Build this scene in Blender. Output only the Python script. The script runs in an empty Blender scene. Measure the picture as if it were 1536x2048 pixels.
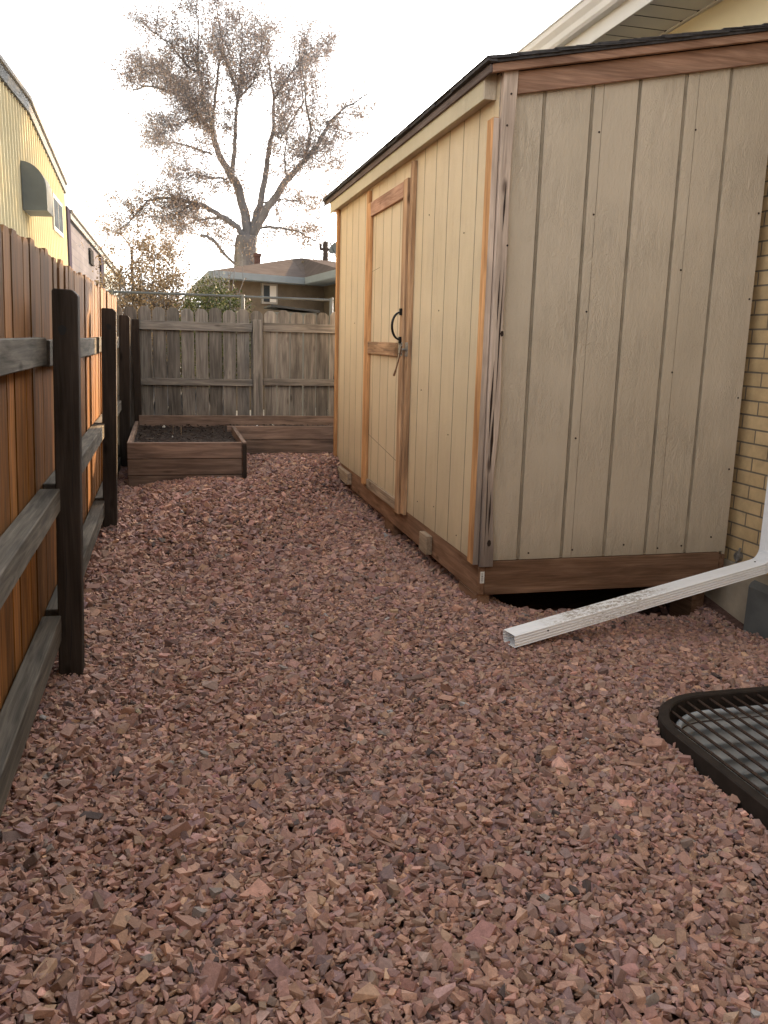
import bpy, bmesh, math, random
import numpy as np
from mathutils import Vector, Matrix
random.seed(7); rng = np.random.default_rng(11)
sc = bpy.context.scene
col = sc.collection
RD = math.radians

# ------------------------------------------------------------------ camera
EYE = 1.55; FPX = 1702.0
YAW, PITCH, ROLL = RD(14.286), RD(11.444), RD(1.5)
fw = Vector((math.sin(YAW)*math.cos(PITCH), math.cos(YAW)*math.cos(PITCH), -math.sin(PITCH)))
r0 = Vector((math.cos(YAW), -math.sin(YAW), 0)); u0 = r0.cross(fw)
rt = r0*math.cos(ROLL)+u0*math.sin(ROLL); up = -r0*math.sin(ROLL)+u0*math.cos(ROLL)
cd = bpy.data.cameras.new('camera'); cam = bpy.data.objects.new('camera', cd); col.objects.link(cam)
cam.matrix_world = Matrix(((rt.x, up.x, -fw.x, 0), (rt.y, up.y, -fw.y, 0), (rt.z, up.z, -fw.z, EYE), (0, 0, 0, 1)))
cd.sensor_fit = 'VERTICAL'; cd.sensor_height = 24.0; cd.lens = 24.0*FPX/2048.0
cd.clip_start = .05; cd.clip_end = 2000
sc.camera = cam

# ------------------------------------------------------------------ light
SUN_AZ, SUN_EL = RD(38), RD(17.5)
w = bpy.data.worlds.new('World'); sc.world = w; w.use_nodes = True
nt = w.node_tree; nt.nodes.clear()
sky = nt.nodes.new('ShaderNodeTexSky'); sky.sky_type = 'NISHITA'; sky.sun_disc = False
sky.sun_elevation = SUN_EL; sky.sun_rotation = SUN_AZ
sky.air_density = 1.0; sky.dust_density = 4.0; sky.ozone_density = 1.0
hs = nt.nodes.new('ShaderNodeHueSaturation'); hs.inputs['Saturation'].default_value = .10
bg = nt.nodes.new('ShaderNodeBackground'); bg.inputs[1].default_value = .15
wo = nt.nodes.new('ShaderNodeOutputWorld')
nt.links.new(sky.outputs[0], hs.inputs['Color']); nt.links.new(hs.outputs[0], bg.inputs[0]); nt.links.new(bg.outputs[0], wo.inputs[0])
sl = bpy.data.lights.new('sun', 'SUN'); sl.energy = 4.0; sl.angle = RD(.6); sl.color = (1, .66, .34)
so = bpy.data.objects.new('sun', sl); col.objects.link(so)
sd = Vector((math.sin(SUN_AZ)*math.cos(SUN_EL), math.cos(SUN_AZ)*math.cos(SUN_EL), math.sin(SUN_EL)))
so.rotation_euler = sd.to_track_quat('Z', 'Y').to_euler()
vs = sc.view_settings; vs.view_transform = 'Standard'; vs.look = 'None'; vs.exposure = 2.2; vs.gamma = 1
try: vs.use_curve_mapping = False
except Exception: pass

# ------------------------------------------------------------------ node helpers
class NT:
    def __init__(s, name):
        s.m = bpy.data.materials.new(name); s.m.use_nodes = True; s.t = s.m.node_tree
        s.b = s.t.nodes['Principled BSDF']
    def n(s, typ, **kw):
        x = s.t.nodes.new('ShaderNode'+typ)
        for k, v in kw.items():
            if k.startswith('i_'): x.inputs[k[2:].replace('_', ' ')].default_value = v
            else: setattr(x, k, v)
        return x
    def l(s, a, b): s.t.links.new(a, b)
    def attr(s, name): return s.n('Attribute', attribute_name=name)
    def map(s, vec, scale=(1, 1, 1), loc=(0, 0, 0)):
        m = s.n('Mapping'); m.inputs['Scale'].default_value = scale; m.inputs['Location'].default_value = loc
        s.l(vec, m.inputs['Vector']); return m.outputs[0]
    def noise(s, vec, sc_, det=4, rough=.55, dist=0):
        x = s.n('TexNoise'); x.inputs['Scale'].default_value = sc_; x.inputs['Detail'].default_value = det
        x.inputs['Roughness'].default_value = rough; x.inputs['Distortion'].default_value = dist
        if vec: s.l(vec, x.inputs['Vector'])
        return x.outputs['Fac']
    def ramp(s, fac, pts):
        x = s.n('ValToRGB'); e = x.color_ramp.elements
        while len(e) < len(pts): e.new(.5)
        for k, (p, c) in enumerate(pts):
            e[k].position = p; e[k].color = (c[0], c[1], c[2], 1) if hasattr(c, '__len__') else (c, c, c, 1)
        s.l(fac, x.inputs[0]); return x.outputs[0]
    def mix(s, a, b, fac, mode='MIX'):
        x = s.n('MixRGB', blend_type=mode)
        for sock, v in ((x.inputs[0], fac), (x.inputs[1], a), (x.inputs[2], b)):
            if hasattr(v, 'is_linked') or hasattr(v, 'links'): s.l(v, sock)
            elif hasattr(v, '__len__'): sock.default_value = (v[0], v[1], v[2], 1)
            elif sock.type == 'RGBA': sock.default_value = (v, v, v, 1)
            else: sock.default_value = v
        return x.outputs[0]
    def math(s, op, a, b=0.0):
        x = s.n('Math', operation=op)
        for sock, v in ((x.inputs[0], a), (x.inputs[1], b)):
            if hasattr(v, 'links'): s.l(v, sock)
            else: sock.default_value = v
        return x.outputs[0]
    def bump(s, h, strength=.3, dist=.01):
        x = s.n('Bump'); x.inputs['Strength'].default_value = strength; x.inputs['Distance'].default_value = dist
        s.l(h, x.inputs['Height']); s.l(x.outputs[0], s.b.inputs['Normal']); return x
    def base(s, c):
        if hasattr(c, 'links'): s.l(c, s.b.inputs['Base Color'])
        else: s.b.inputs['Base Color'].default_value = (c[0], c[1], c[2], 1)
    def rough(s, v, spec=.3, metal=0):
        s.b.inputs['Roughness'].default_value = v; s.b.inputs['Specular IOR Level'].default_value = spec; s.b.inputs['Metallic'].default_value = metal
    def pos(s): return s.n('NewGeometry').outputs['Position']

def wood(name, dark, light, grain=1.0, knot=.5, rough=.8, bumps=.4, stain=None, stain_amt=.5, var=(.72, 1.22), zramp=None):
    """sawn timber; grain runs along the board through the gco attribute"""
    k = NT(name); g = k.attr('gco').outputs['Vector']; r = k.attr('rnd').outputs['Fac']
    n1 = k.noise(k.map(g, (1.3, 16*grain, 16*grain)), 1.6, 5, .6, .9)
    n2 = k.noise(k.map(g, (3, 110, 110)), 1.0, 3, .6, .3)
    c = k.ramp(n1, [(.32, dark), (.68, light)])
    fine = k.ramp(n2, [(.3, .72), (.62, 1.08)])
    c = k.mix(c, fine, .8, 'MULTIPLY')
    blot = k.noise(k.map(g, (1.6, 5, 5), (3, 7, 1)), 1.3, 3, .5)
    c = k.mix(c, k.ramp(blot, [(.35, .72), (.62, 1.1)]), .7, 'MULTIPLY')
    if knot:
        vo = k.n('TexVoronoi', feature='F1'); vo.inputs['Scale'].default_value = 1.0
        k.l(k.map(g, (2.6, 7.5, 7.5), (.3, .2, .7)), vo.inputs['Vector'])
        kn = k.ramp(vo.outputs['Distance'], [(.05, 1), (.15, 0)])
        c = k.mix(c, (dark[0]*.28, dark[1]*.24, dark[2]*.22), k.mix(0, kn, knot), 'MIX')
    if stain:
        s1 = k.noise(k.map(g, (.8, 9, 9), (5, 1, 2)), 2.0, 4, .65)
        c = k.mix(c, stain, k.mix(0, k.ramp(s1, [(.5, 0), (.68, 1)]), stain_amt), 'MIX')
    if zramp:
        z = k.n('SeparateXYZ'); k.l(k.pos(), z.inputs[0])
        zz = k.math('ADD', z.outputs['Z'], k.math('MULTIPLY', k.noise(k.map(g, (.6, 8, 8)), 2, 3), .25))
        f = k.ramp(k.math('MULTIPLY', zz, .25), [(p/4, v) for p, v in zramp[1]])
        c = k.mix(c, zramp[0], f, 'MIX')
    tone = k.n('MapRange'); k.l(r, tone.inputs[0]); tone.inputs[3].default_value = var[0]; tone.inputs[4].default_value = var[1]
    c = k.mix(c, tone.outputs[0], 1, 'MULTIPLY')
    k.base(c); k.rough(rough, .06)
    k.bump(k.mix(n1, n2, .5, 'ADD'), bumps, .004)
    return k.m

def plain(name, c, rough=.6, metal=0, spec=.3, vary=.12, scale=6, bumps=0, dirt=None):
    k = NT(name); p = k.n('TexCoord').outputs['Object']
    n = k.noise(p, scale, 5, .6)
    cc = k.mix(c, k.ramp(n, [(.3, 1-vary), (.7, 1+vary)]), 1, 'MULTIPLY')
    if dirt:
        d = k.noise(p, scale*.6, 6, .7, .4)
        cc = k.mix(cc, dirt, k.mix(0, k.ramp(d, [(.55, 0), (.72, 1)]), .6))
    k.base(cc); k.rough(rough, spec, metal)
    if bumps: k.bump(k.noise(p, scale*6, 4, .6), bumps, .003)
    return k.m

def siding_mat(name, c1, c2):
    k = NT(name); p = k.pos()
    big = k.noise(p, 1.4, 4, .6)
    c = k.ramp(big, [(.3, c1), (.7, c2)])
    st = k.noise(k.map(p, (14, 14, .9)), 1.0, 5, .65)          # faint runs of dirt down the boards
    c = k.mix(c, k.ramp(st, [(.3, .95), (.6, 1.03)]), .7, 'MULTIPLY')
    z = k.n('SeparateXYZ'); k.l(p, z.inputs[0])                 # splashed dirt on the lowest hand's breadth
    lo = k.math('ADD', z.outputs['Z'], k.math('MULTIPLY', k.noise(k.map(p, (6, 6, 2)), 2, 4), .35))
    c = k.mix(c, (.17, .15, .10), k.mix(0, k.ramp(lo, [(.38, 1), (.62, 0)]), .35))
    k.base(c); k.rough(.62, .3)
    wv = k.noise(k.map(p, (5.5, 5.5, 1.3)), 3.2, 3, .6, 2.2)    # embossed grain
    wv2 = k.noise(k.map(p, (60, 60, 22)), 1.0, 3, .6)
    mask = k.ramp(k.noise(p, 2.3, 2), [(.35, .1), (.7, 1)])
    h = k.math('ADD', k.math('MULTIPLY', k.math('MULTIPLY', k.math('SINE', k.math('MULTIPLY', wv, 45)), mask), .34), k.math('MULTIPLY', wv2, 1.0))
    k.bump(h, .7, .0055)
    return k.m

M = {}
M['cedar'] = wood('cedar_boards', (.115, .047, .014), (.30, .128, .036), 1.1, .55, .75, .3, (.07, .045, .03), .5, (.6, 1.3), ((.12, .078, .048), [(1.45, 0), (1.9, .6)]))
M['grey_rail'] = wood('weathered_rail', (.07, .063, .053), (.175, .155, .128), .8, .6, .9, .6, (.05, .05, .05), .5)
M['dark_post'] = wood('dark_stained_post', (.032, .025, .020), (.058, .046, .038), .7, .7, .7, .25, None, 0, (.85, 1.1))
M['far_fence'] = wood('grey_fence_boards', (.12, .111, .10), (.28, .258, .225), .9, .75, .9, .4, (.05, .045, .04), .5, (.72, 1.28))
M['bed'] = wood('bed_planks', (.15, .105, .082), (.30, .215, .165), .8, .6, .85, .4, (.05, .035, .03), .55, (.7, 1.3))
M['trim'] = wood('orange_trim', (.40, .20, .085), (.66, .37, .17), .9, .75, .7, .3, (.20, .085, .04), .45, (.8, 1.15))
M['trim_grey'] = wood('weathered_trim', (.40, .305, .24), (.60, .475, .375), .7, .8, .85, .7, (.09, .075, .065), .35, (.9, 1.12), ((.07, .06, .057), [(.2, .75), (.75, .40), (1.25, .0)]))
M['red_trim'] = wood('roof_band', (.28, .155, .10), (.44, .27, .185), .9, .6, .8, .3, (.10, .05, .04), .4)
M['skid'] = wood('skid_timber', (.165, .09, .053), (.29, .172, .108), .8, .7, .8, .3, (.07, .035, .02), .45)
M['eave'] = wood('grey_brown_eave', (.13, .10, .09), (.22, .175, .155), .8, .4)
M['block'] = wood('block_wood', (.24, .17, .115), (.42, .33, .235), .8, .7, .85, .5, (.10, .08, .06), .5)
M['stud'] = wood('peeling_door_trim', (.32, .185, .10), (.56, .36, .21), .8, .85, .8, .5, (.11, .07, .05), .75, (.8, 1.15))
M['siding_w'] = siding_mat('beige_siding', (.58, .46, .295), (.64, .51, .335))  # same beige paint as the end wall, lightened for warm bounced light
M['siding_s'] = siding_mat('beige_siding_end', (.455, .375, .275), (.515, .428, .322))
M['fascia'] = siding_mat('beige_fascia', (.46, .40, .27), (.50, .43, .29))
M['groove'] = plain('groove_tone', (.25, .205, .145), .9, vary=.3)
M['nail'] = plain('rusty_nail', (.035, .022, .016), .6, .3)
M['shingle'] = plain('asphalt_shingle', (.06, .056, .056), .95, vary=.35, scale=30, bumps=.8)
M['black_metal'] = plain('black_metal', (.012, .012, .012), .38, .6, .5, vary=.2)
M['rust_metal'] = plain('dark_galvanised', (.28, .27, .25), .5, .7, .5, vary=.3, scale=60)
M['white_paint'] = plain('white_pipe_paint', (.78, .79, .80), .42, 0, .4, vary=.05, scale=5)
M['dark_frame'] = plain('brown_black_frame', (.028, .021, .017), .8, 0, .2, vary=.3, scale=20)
M['rebar'] = plain('rusty_rebar', (.045, .026, .018), .7, .4, .4, vary=.4, scale=60)
M['galv'] = plain('galvanised_steel', (.50, .54, .58), .45, .25, .5, vary=.12, scale=8, dirt=(.25, .24, .22))
M['concrete'] = plain('concrete', (.40, .335, .25), .9, vary=.2, scale=5, bumps=.5, dirt=(.14, .14, .125))
M['concrete_grey'] = plain('grey_parging', (.14, .145, .14), .9, vary=.2, scale=5, bumps=.4)
M['cream'] = plain('cream_gable_panel', (.70, .62, .42), .6, vary=.04, scale=2)
M['soffit'] = plain('soffit_white', (.62, .61, .57), .6, vary=.04, scale=3)
M['gutter'] = plain('gutter_white', (.66, .66, .64), .4, vary=.05, scale=3)
M['soil'] = plain('garden_soil', (.030, .021, .016), 1.0, vary=.6, scale=25, bumps=1)
M['yellow'] = plain('yellow_metal_cladding', (.50, .455, .31), .9, 0, 0, vary=.06, scale=1.2)
M['grey_metal'] = plain('grey_sheet_metal', (.13, .145, .145), .8, 0, .05, vary=.1, scale=2)
M['trim_metal'] = plain('roof_edge_metal', (.065, .07, .07), .8, 0, .1, vary=.1, scale=2)
M['pale_edge'] = plain('pale_roof_edge', (.24, .24, .23), .9, 0, 0, vary=.1, scale=2)
M['purple_dark'] = plain('dark_violet_trim', (.038, .034, .045), 1, 0, 0, vary=.1)
M['window'] = plain('window_glass', (.05, .06, .07), .9, 0, 0, vary=.3, scale=3)
M['white_frame'] = plain('white_window_frame', (.3, .3, .29), .8, 0, .05, vary=.04)
M['far_roof'] = plain('brown_shingle_roof', (.105, .088, .080), 1.0, 0, 0, vary=.18, scale=3, bumps=.5)
M['far_wall'] = plain('tan_house_brick', (.15, .128, .10), 1, 0, 0, vary=.12, scale=8, bumps=.3)
M['far_gutter'] = plain('grey_blue_gutter', (.22, .26, .29), .7, 0, .1, vary=.05)
M['chim'] = plain('red_chimney_brick', (.11, .06, .05), .9, vary=.2, scale=12)
M['pole'] = plain('pole_wood', (.05, .04, .035), .9, vary=.2)
M['pipe'] = plain('fence_pipe', (.11, .125, .13), .5, .6, .4, vary=.2)
M['tag_white'] = plain('paper_tag', (.7, .7, .66), .6, vary=.08, scale=60)
M['ink'] = plain('ink', (.03, .03, .03), 1, 0, 0)
M['pale_ground'] = plain('pale_slab', (.55, .52, .47), .9, vary=.08)
M['lid'] = plain('dark_lid', (.03, .035, .04), .6)

def bark_mat():
    k = NT('bark'); p = k.pos()
    n = k.noise(k.map(p, (1, 1, .3)), 6, 5, .65)
    k.base(k.ramp(n, [(.3, (.13, .13, .135)), (.7, (.24, .24, .25))])); k.rough(.9, .1); k.bump(n, .6, .03); return k.m  # bark tones paled to put haze over the distant tree
M['bark'] = bark_mat()
def leaf_mat(name, cols):
    k = NT(name); r = k.attr('rnd').outputs['Fac']
    k.base(k.ramp(r, [(i/max(1, len(cols)-1), c) for i, c in enumerate(cols)])); k.rough(.7, .15)
    try: k.b.inputs['Transmission Weight'].default_value = 0
    except Exception: pass
    return k.m
M['leaf_brown'] = leaf_mat('dry_leaves', [(.34, .29, .275), (.42, .345, .30), (.46, .34, .24), (.46, .29, .16)])  # leaf tones lightened in place of haze on the far crown
M['leaf_tan'] = leaf_mat('tan_leaves', [(.16, .125, .085), (.26, .20, .13), (.34, .26, .16)])
M['leaf_green'] = leaf_mat('green_leaves', [(.035, .05, .018), (.06, .085, .03), (.11, .13, .055), (.17, .16, .09)])

def brick_mat():
    k = NT('tan_brick'); p = k.pos()
    s = k.n('SeparateXYZ'); k.l(p, s.inputs[0]); c = k.n('CombineXYZ'); k.l(s.outputs['Y'], c.inputs[0]); k.l(s.outputs['Z'], c.inputs[1])
    b = k.n('TexBrick'); k.l(c.outputs[0], b.inputs['Vector'])
    b.inputs['Color1'].default_value = (.62, .445, .24, 1); b.inputs['Color2'].default_value = (.52, .365, .19, 1); b.inputs['Mortar'].default_value = (.20, .165, .12, 1)
    b.inputs['Scale'].default_value = 1; b.inputs['Mortar Size'].default_value = .006; b.inputs['Brick Width'].default_value = .27; b.inputs['Row Height'].default_value = .088
    b.inputs['Mortar Smooth'].default_value = .3
    n = k.noise(p, 9, 5, .65)
    k.base(k.mix(b.outputs['Color'], k.ramp(n, [(.3, .78), (.7, 1.1)]), 1, 'MULTIPLY')); k.rough(.85, .2)
    h = k.math('ADD', k.math('MULTIPLY', b.outputs['Fac'], -1.0), k.math('MULTIPLY', k.noise(p, 60, 4), .35))
    k.bump(h, .8, .008); return k.m
M['brick'] = brick_mat()
def block_mat():
    k = NT('mauve_blockwork'); p = k.pos()
    s = k.n('SeparateXYZ'); k.l(p, s.inputs[0]); c = k.n('CombineXYZ'); k.l(s.outputs['Y'], c.inputs[0]); k.l(s.outputs['Z'], c.inputs[1])
    b = k.n('TexBrick'); k.l(c.outputs[0], b.inputs['Vector'])
    b.inputs['Color1'].default_value = (.118, .112, .118, 1); b.inputs['Color2'].default_value = (.104, .100, .104, 1); b.inputs['Mortar'].default_value = (.085, .084, .098, 1)
    b.inputs['Scale'].default_value = 1; b.inputs['Mortar Size'].default_value = .012; b.inputs['Brick Width'].default_value = .8; b.inputs['Row Height'].default_value = .3
    n = k.noise(k.map(p, (1, .25, 1)), 1.2, 4)
    k.base(k.mix(b.outputs['Color'], k.ramp(n, [(.3, .85), (.7, 1.15)]), 1, 'MULTIPLY')); k.rough(1, 0); return k.m
M['blockwork'] = block_mat()
def stone_mat():
    k = NT('red_crushed_rock'); c = k.attr('col').outputs['Color']; p = k.pos()
    n = k.noise(p, 55, 5, .65); n2 = k.noise(p, 240, 3, .6)
    cc = k.mix(c, k.ramp(n, [(.3, .78), (.7, 1.16)]), 1, 'MULTIPLY')
    cc = k.mix(cc, k.ramp(n2, [(.3, .88), (.7, 1.08)]), 1, 'MULTIPLY')
    k.base(cc); k.rough(.85, .25); k.bump(k.math('ADD', n, k.math('MULTIPLY', n2, .4)), .5, .004); return k.m
M['stone'] = stone_mat()
def ground_mat():
    k = NT('ground_dirt'); p = k.pos(); n = k.noise(p, 30, 6, .7)
    near = k.ramp(n, [(.3, (.06, .034, .027)), (.7, (.16, .095, .078))])
    k.base(near); k.rough(.95, .1); k.bump(n, .8, .01); return k.m
M['ground'] = ground_mat()
def pipe_dirty():
    k = NT('downspout_paint'); p = k.pos(); n = k.noise(p, 55, 6, .75)
    s = k.n('SeparateXYZ'); k.l(p, s.inputs[0])
    a = k.ramp(s.outputs['X'], [(0, 0), (1, 0)]); 
    band = k.math('SUBTRACT', 1.0, k.math('MINIMUM', 1.0, k.math('MULTIPLY', k.math('ABSOLUTE', k.math('SUBTRACT', s.outputs['X'], 2.3)), 2.1)))
    nz = k.n('SeparateXYZ'); k.l(k.n('NewGeometry').outputs['Normal'], nz.inputs[0])
    topf = k.ramp(nz.outputs['Z'], [(.6, 0), (.9, 1)])
    ln = k.noise(k.map(p, (9, 30, 30)), 1.0, 5, .7)
    f = k.math('MULTIPLY', k.math('MULTIPLY', band, topf), k.math('MULTIPLY', k.ramp(n, [(.44, 0), (.56, 1)]), k.ramp(ln, [(.4, 0), (.6, 1)])))
    base = k.mix((.90, .91, .92), k.ramp(ln, [(.3, .95), (.65, 1.03)]), 1, 'MULTIPLY')
    k.base(k.mix(base, (.26, .19, .12), k.math('MINIMUM', k.math('MULTIPLY', f, 2.0), .75))); k.rough(.4, .4); return k.m
M['downspout'] = pipe_dirty()

# ------------------------------------------------------------------ mesh helpers
class MB:
    def __init__(s): s.v = []; s.f = []; s.g = []; s.r = []
    def add(s, vs_, fs, g=None, r=None, axis=2):
        o = len(s.v); off = Vector((random.random()*20, random.random()*20, random.random()*20))
        r = random.random() if r is None else r
        for i, p in enumerate(vs_):
            p = Vector(p); s.v.append(p)
            q = (p.x, p.y, p.z) if axis == 0 else (p.y, p.x, p.z) if axis == 1 else (p.z, p.x, p.y)
            s.g.append(Vector(q)+off); s.r.append(r)
        s.f += [tuple(o+i for i in f) for f in fs]
    def box(s, x0, x1, y0, y1, z0, z1, axis=2, r=None, xf=None):
        p = [Vector((x, y, z)) for z in (z0, z1) for y in (y0, y1) for x in (x0, x1)]
        if xf: p = [xf(q) for q in p]
        s.add(p, [(0, 2, 3, 1), (4, 5, 7, 6), (0, 1, 5, 4), (2, 6, 7, 3), (0, 4, 6, 2), (1, 3, 7, 5)], axis=axis, r=r)
    def prism(s, poly, vec, axis=2, r=None):
        n = len(poly); a = [Vector(p) for p in poly]; b = [p+Vector(vec) for p in a]
        s.add(a+b, [tuple(range(n))[::-1], tuple(range(n, 2*n))]+[(i, (i+1) % n, n+(i+1) % n, n+i) for i in range(n)], axis=axis, r=r)
    def tube(s, pts, rad, n=8, cap=True, r=None):
        pts = [Vector(p) for p in pts]
        if not hasattr(rad, '__len__'): rad = [rad]*len(pts)
        ring = []; prev = None
        for i, p in enumerate(pts):
            d = (pts[min(i+1, len(pts)-1)]-pts[max(i-1, 0)]).normalized()
            if prev is None: u = d.orthogonal().normalized()
            else: u = (prev-d*prev.dot(d)).normalized()
            prev = u; v_ = d.cross(u)
            ring += [p+(u*math.cos(a*2*math.pi/n)+v_*math.sin(a*2*math.pi/n))*rad[i] for a in range(n)]
        fs = [(i*n+a, i*n+(a+1) % n, (i+1)*n+(a+1) % n, (i+1)*n+a) for i in range(len(pts)-1) for a in range(n)]
        if cap: fs += [tuple(range(n))[::-1], tuple(range((len(pts)-1)*n, len(pts)*n))]
        s.add(ring, fs, r=r)
    def build(s, name, mat, parent=None, bevel=0, smooth=False, label=None):
        me = bpy.data.meshes.new(name); me.from_pydata([tuple(p) for p in s.v], [], s.f)
        a = me.attributes.new('gco', 'FLOAT_VECTOR', 'POINT'); a.data.foreach_set('vector', [c for p in s.g for c in p])
        b = me.attributes.new('rnd', 'FLOAT', 'POINT'); b.data.foreach_set('value', s.r)
        me.materials.append(M[mat] if isinstance(mat, str) else mat)
        if smooth: me.polygons.foreach_set('use_smooth', [True]*len(me.polygons))
        me.update()
        o = bpy.data.objects.new(name, me); col.objects.link(o)
        if parent is not None: o.parent = parent; o.matrix_parent_inverse = Matrix.Translation(parent.location).inverted() if parent.type == 'EMPTY' else Matrix.Identity(4)
        if parent is not None and parent.type != 'EMPTY': o.matrix_parent_inverse = Matrix.Identity(4)
        if bevel:
            m = o.modifiers.new('bevel', 'BEVEL'); m.width = bevel; m.segments = 1; m.limit_method = 'ANGLE'
        if label: o['label'] = label
        return o
def thing(name, label, cat, loc=(0, 0, 0), group=None):
    o = bpy.data.objects.new(name, None); col.objects.link(o); o.location = loc; o.empty_display_size = .2
    o['label'] = label; o['category'] = cat
    if group: o['group'] = group
    return o
def tag(o, label, cat, group=None):
    o['label'] = label; o['category'] = cat
    if group: o['group'] = group
    return o
def struct(o, kind='structure'): o['kind'] = kind; return o
def bx(name, mat, parent, x0, x1, y0, y1, z0, z1, axis=2, bevel=.003, r=None, xf=None, label=None):
    m = MB(); m.box(x0, x1, y0, y1, z0, z1, axis, r, xf); return m.build(name, mat, parent, bevel, label=label)

def sstep(t): t = np.clip(t, 0, 1); return t*t*(3-2*t)
def gz(x, y):
    """height of the gravel"""
    x = np.asarray(x, float); y = np.asarray(y, float)
    u = np.clip((x-.55)/1.15, 0, 1)
    a = 5.6+u*2.7; b = 7.85+u*1.3
    z = (.272-.11*np.clip((.25-x)/.63, 0, 1))*sstep((y-a)/(b-a))
    z = z-.05*np.exp(-((x-1.85)/.22)**2)*np.clip((8.75-y)/.4, 0, 1)*np.clip((y-4.9)/.5, 0, 1)
    z = z-.15*np.exp(-(((x-3.35)/.55)**2+((y-4.2)/.7)**2))
    z = z-.07*np.exp(-(((x-2.78)/.86)**4+((y-4.75)/.5)**4))-.30*sstep((y-4.60)/.5)*sstep((x-1.95)/.15)*sstep((3.5-x)/.15)*sstep((7.5-y)/.5)  # ground under the shed sunk further so the gap stays dark
    z = z+.012*np.sin(x*2.3+y*1.1)+.010*np.sin(x*1.1-y*2.7+1)+.006*np.sin(x*6+2)*np.sin(y*5)
    z = z+.02*np.exp(-((x+.45)/.12)**2)*(y < 9)
    return z

# ------------------------------------------------------------------ window well footprint (rounded rectangle open to the house)
WX0, WX1, WY0, WY1, WR = 1.88, 3.44, 1.35, 3.06, .34
def well_path(inset, n=10):
    x0 = WX0+inset; y0 = WY0+inset; y1 = WY1-inset; r = WR-inset
    pts = [(WX1, y1)]
    for i in range(n+1):
        a = math.pi/2+i/n*math.pi/2; pts.append((x0+r+r*math.cos(a), y1-r+r*math.sin(a)))
    for i in range(n+1):
        a = math.pi+i/n*math.pi/2; pts.append((x0+r+r*math.cos(a), y0+r+r*math.sin(a)))
    pts.append((WX1, y0)); return pts
def in_well(x, y, m=0.0):
    x = np.asarray(x); y = np.asarray(y); r = WR
    inside = (x > WX0-m) & (y > WY0-m) & (y < WY1+m) & (x < 3.6)
    cx = WX0+r
    for cy, sg in ((WY1-r, 1), (WY0+r, -1)):
        corner = (x < cx) & ((y-cy)*sg > 0)
        inside &= ~(corner & ((x-cx)**2+(y-cy)**2 > (r+m)**2))
    return inside

# ------------------------------------------------------------------ ground
def make_ground():
    fx = list(np.arange(-1.0, 4.01, .08)); fy = list(np.arange(.4, 10.6, .08))
    xs = [-900, -300, -100, -40, -15, -6, -2.5]+fx+[5, 8, 15, 40, 100, 300, 900]
    ys = [-900, -300, -100, -40, -12, -4, -1]+fy+[12, 15, 20, 30, 50, 100, 300, 1200]
    X, Y = np.meshgrid(xs, ys); Z = gz(X, Y)-.028
    Z[(X < -1.01) | (X > 4.0) | (Y < .39) | (Y > 10.6)] = -.03
    v = np.stack([X.ravel(), Y.ravel(), Z.ravel()], 1).tolist(); n = len(xs); f = []
    for j in range(len(ys)-1):
        for i in range(n-1):
            cx, cy = (xs[i]+xs[i+1])/2, (ys[j]+ys[j+1])/2
            if in_well(cx, cy, .03): continue
            f.append((j*n+i, j*n+i+1, (j+1)*n+i+1, (j+1)*n+i))
    me = bpy.data.meshes.new('ground'); me.from_pydata(v, [], f); me.materials.append(M['ground']); me.polygons.foreach_set('use_smooth', [True]*len(f))
    o = bpy.data.objects.new('ground', me); col.objects.link(o); struct(o)
make_ground()

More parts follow.
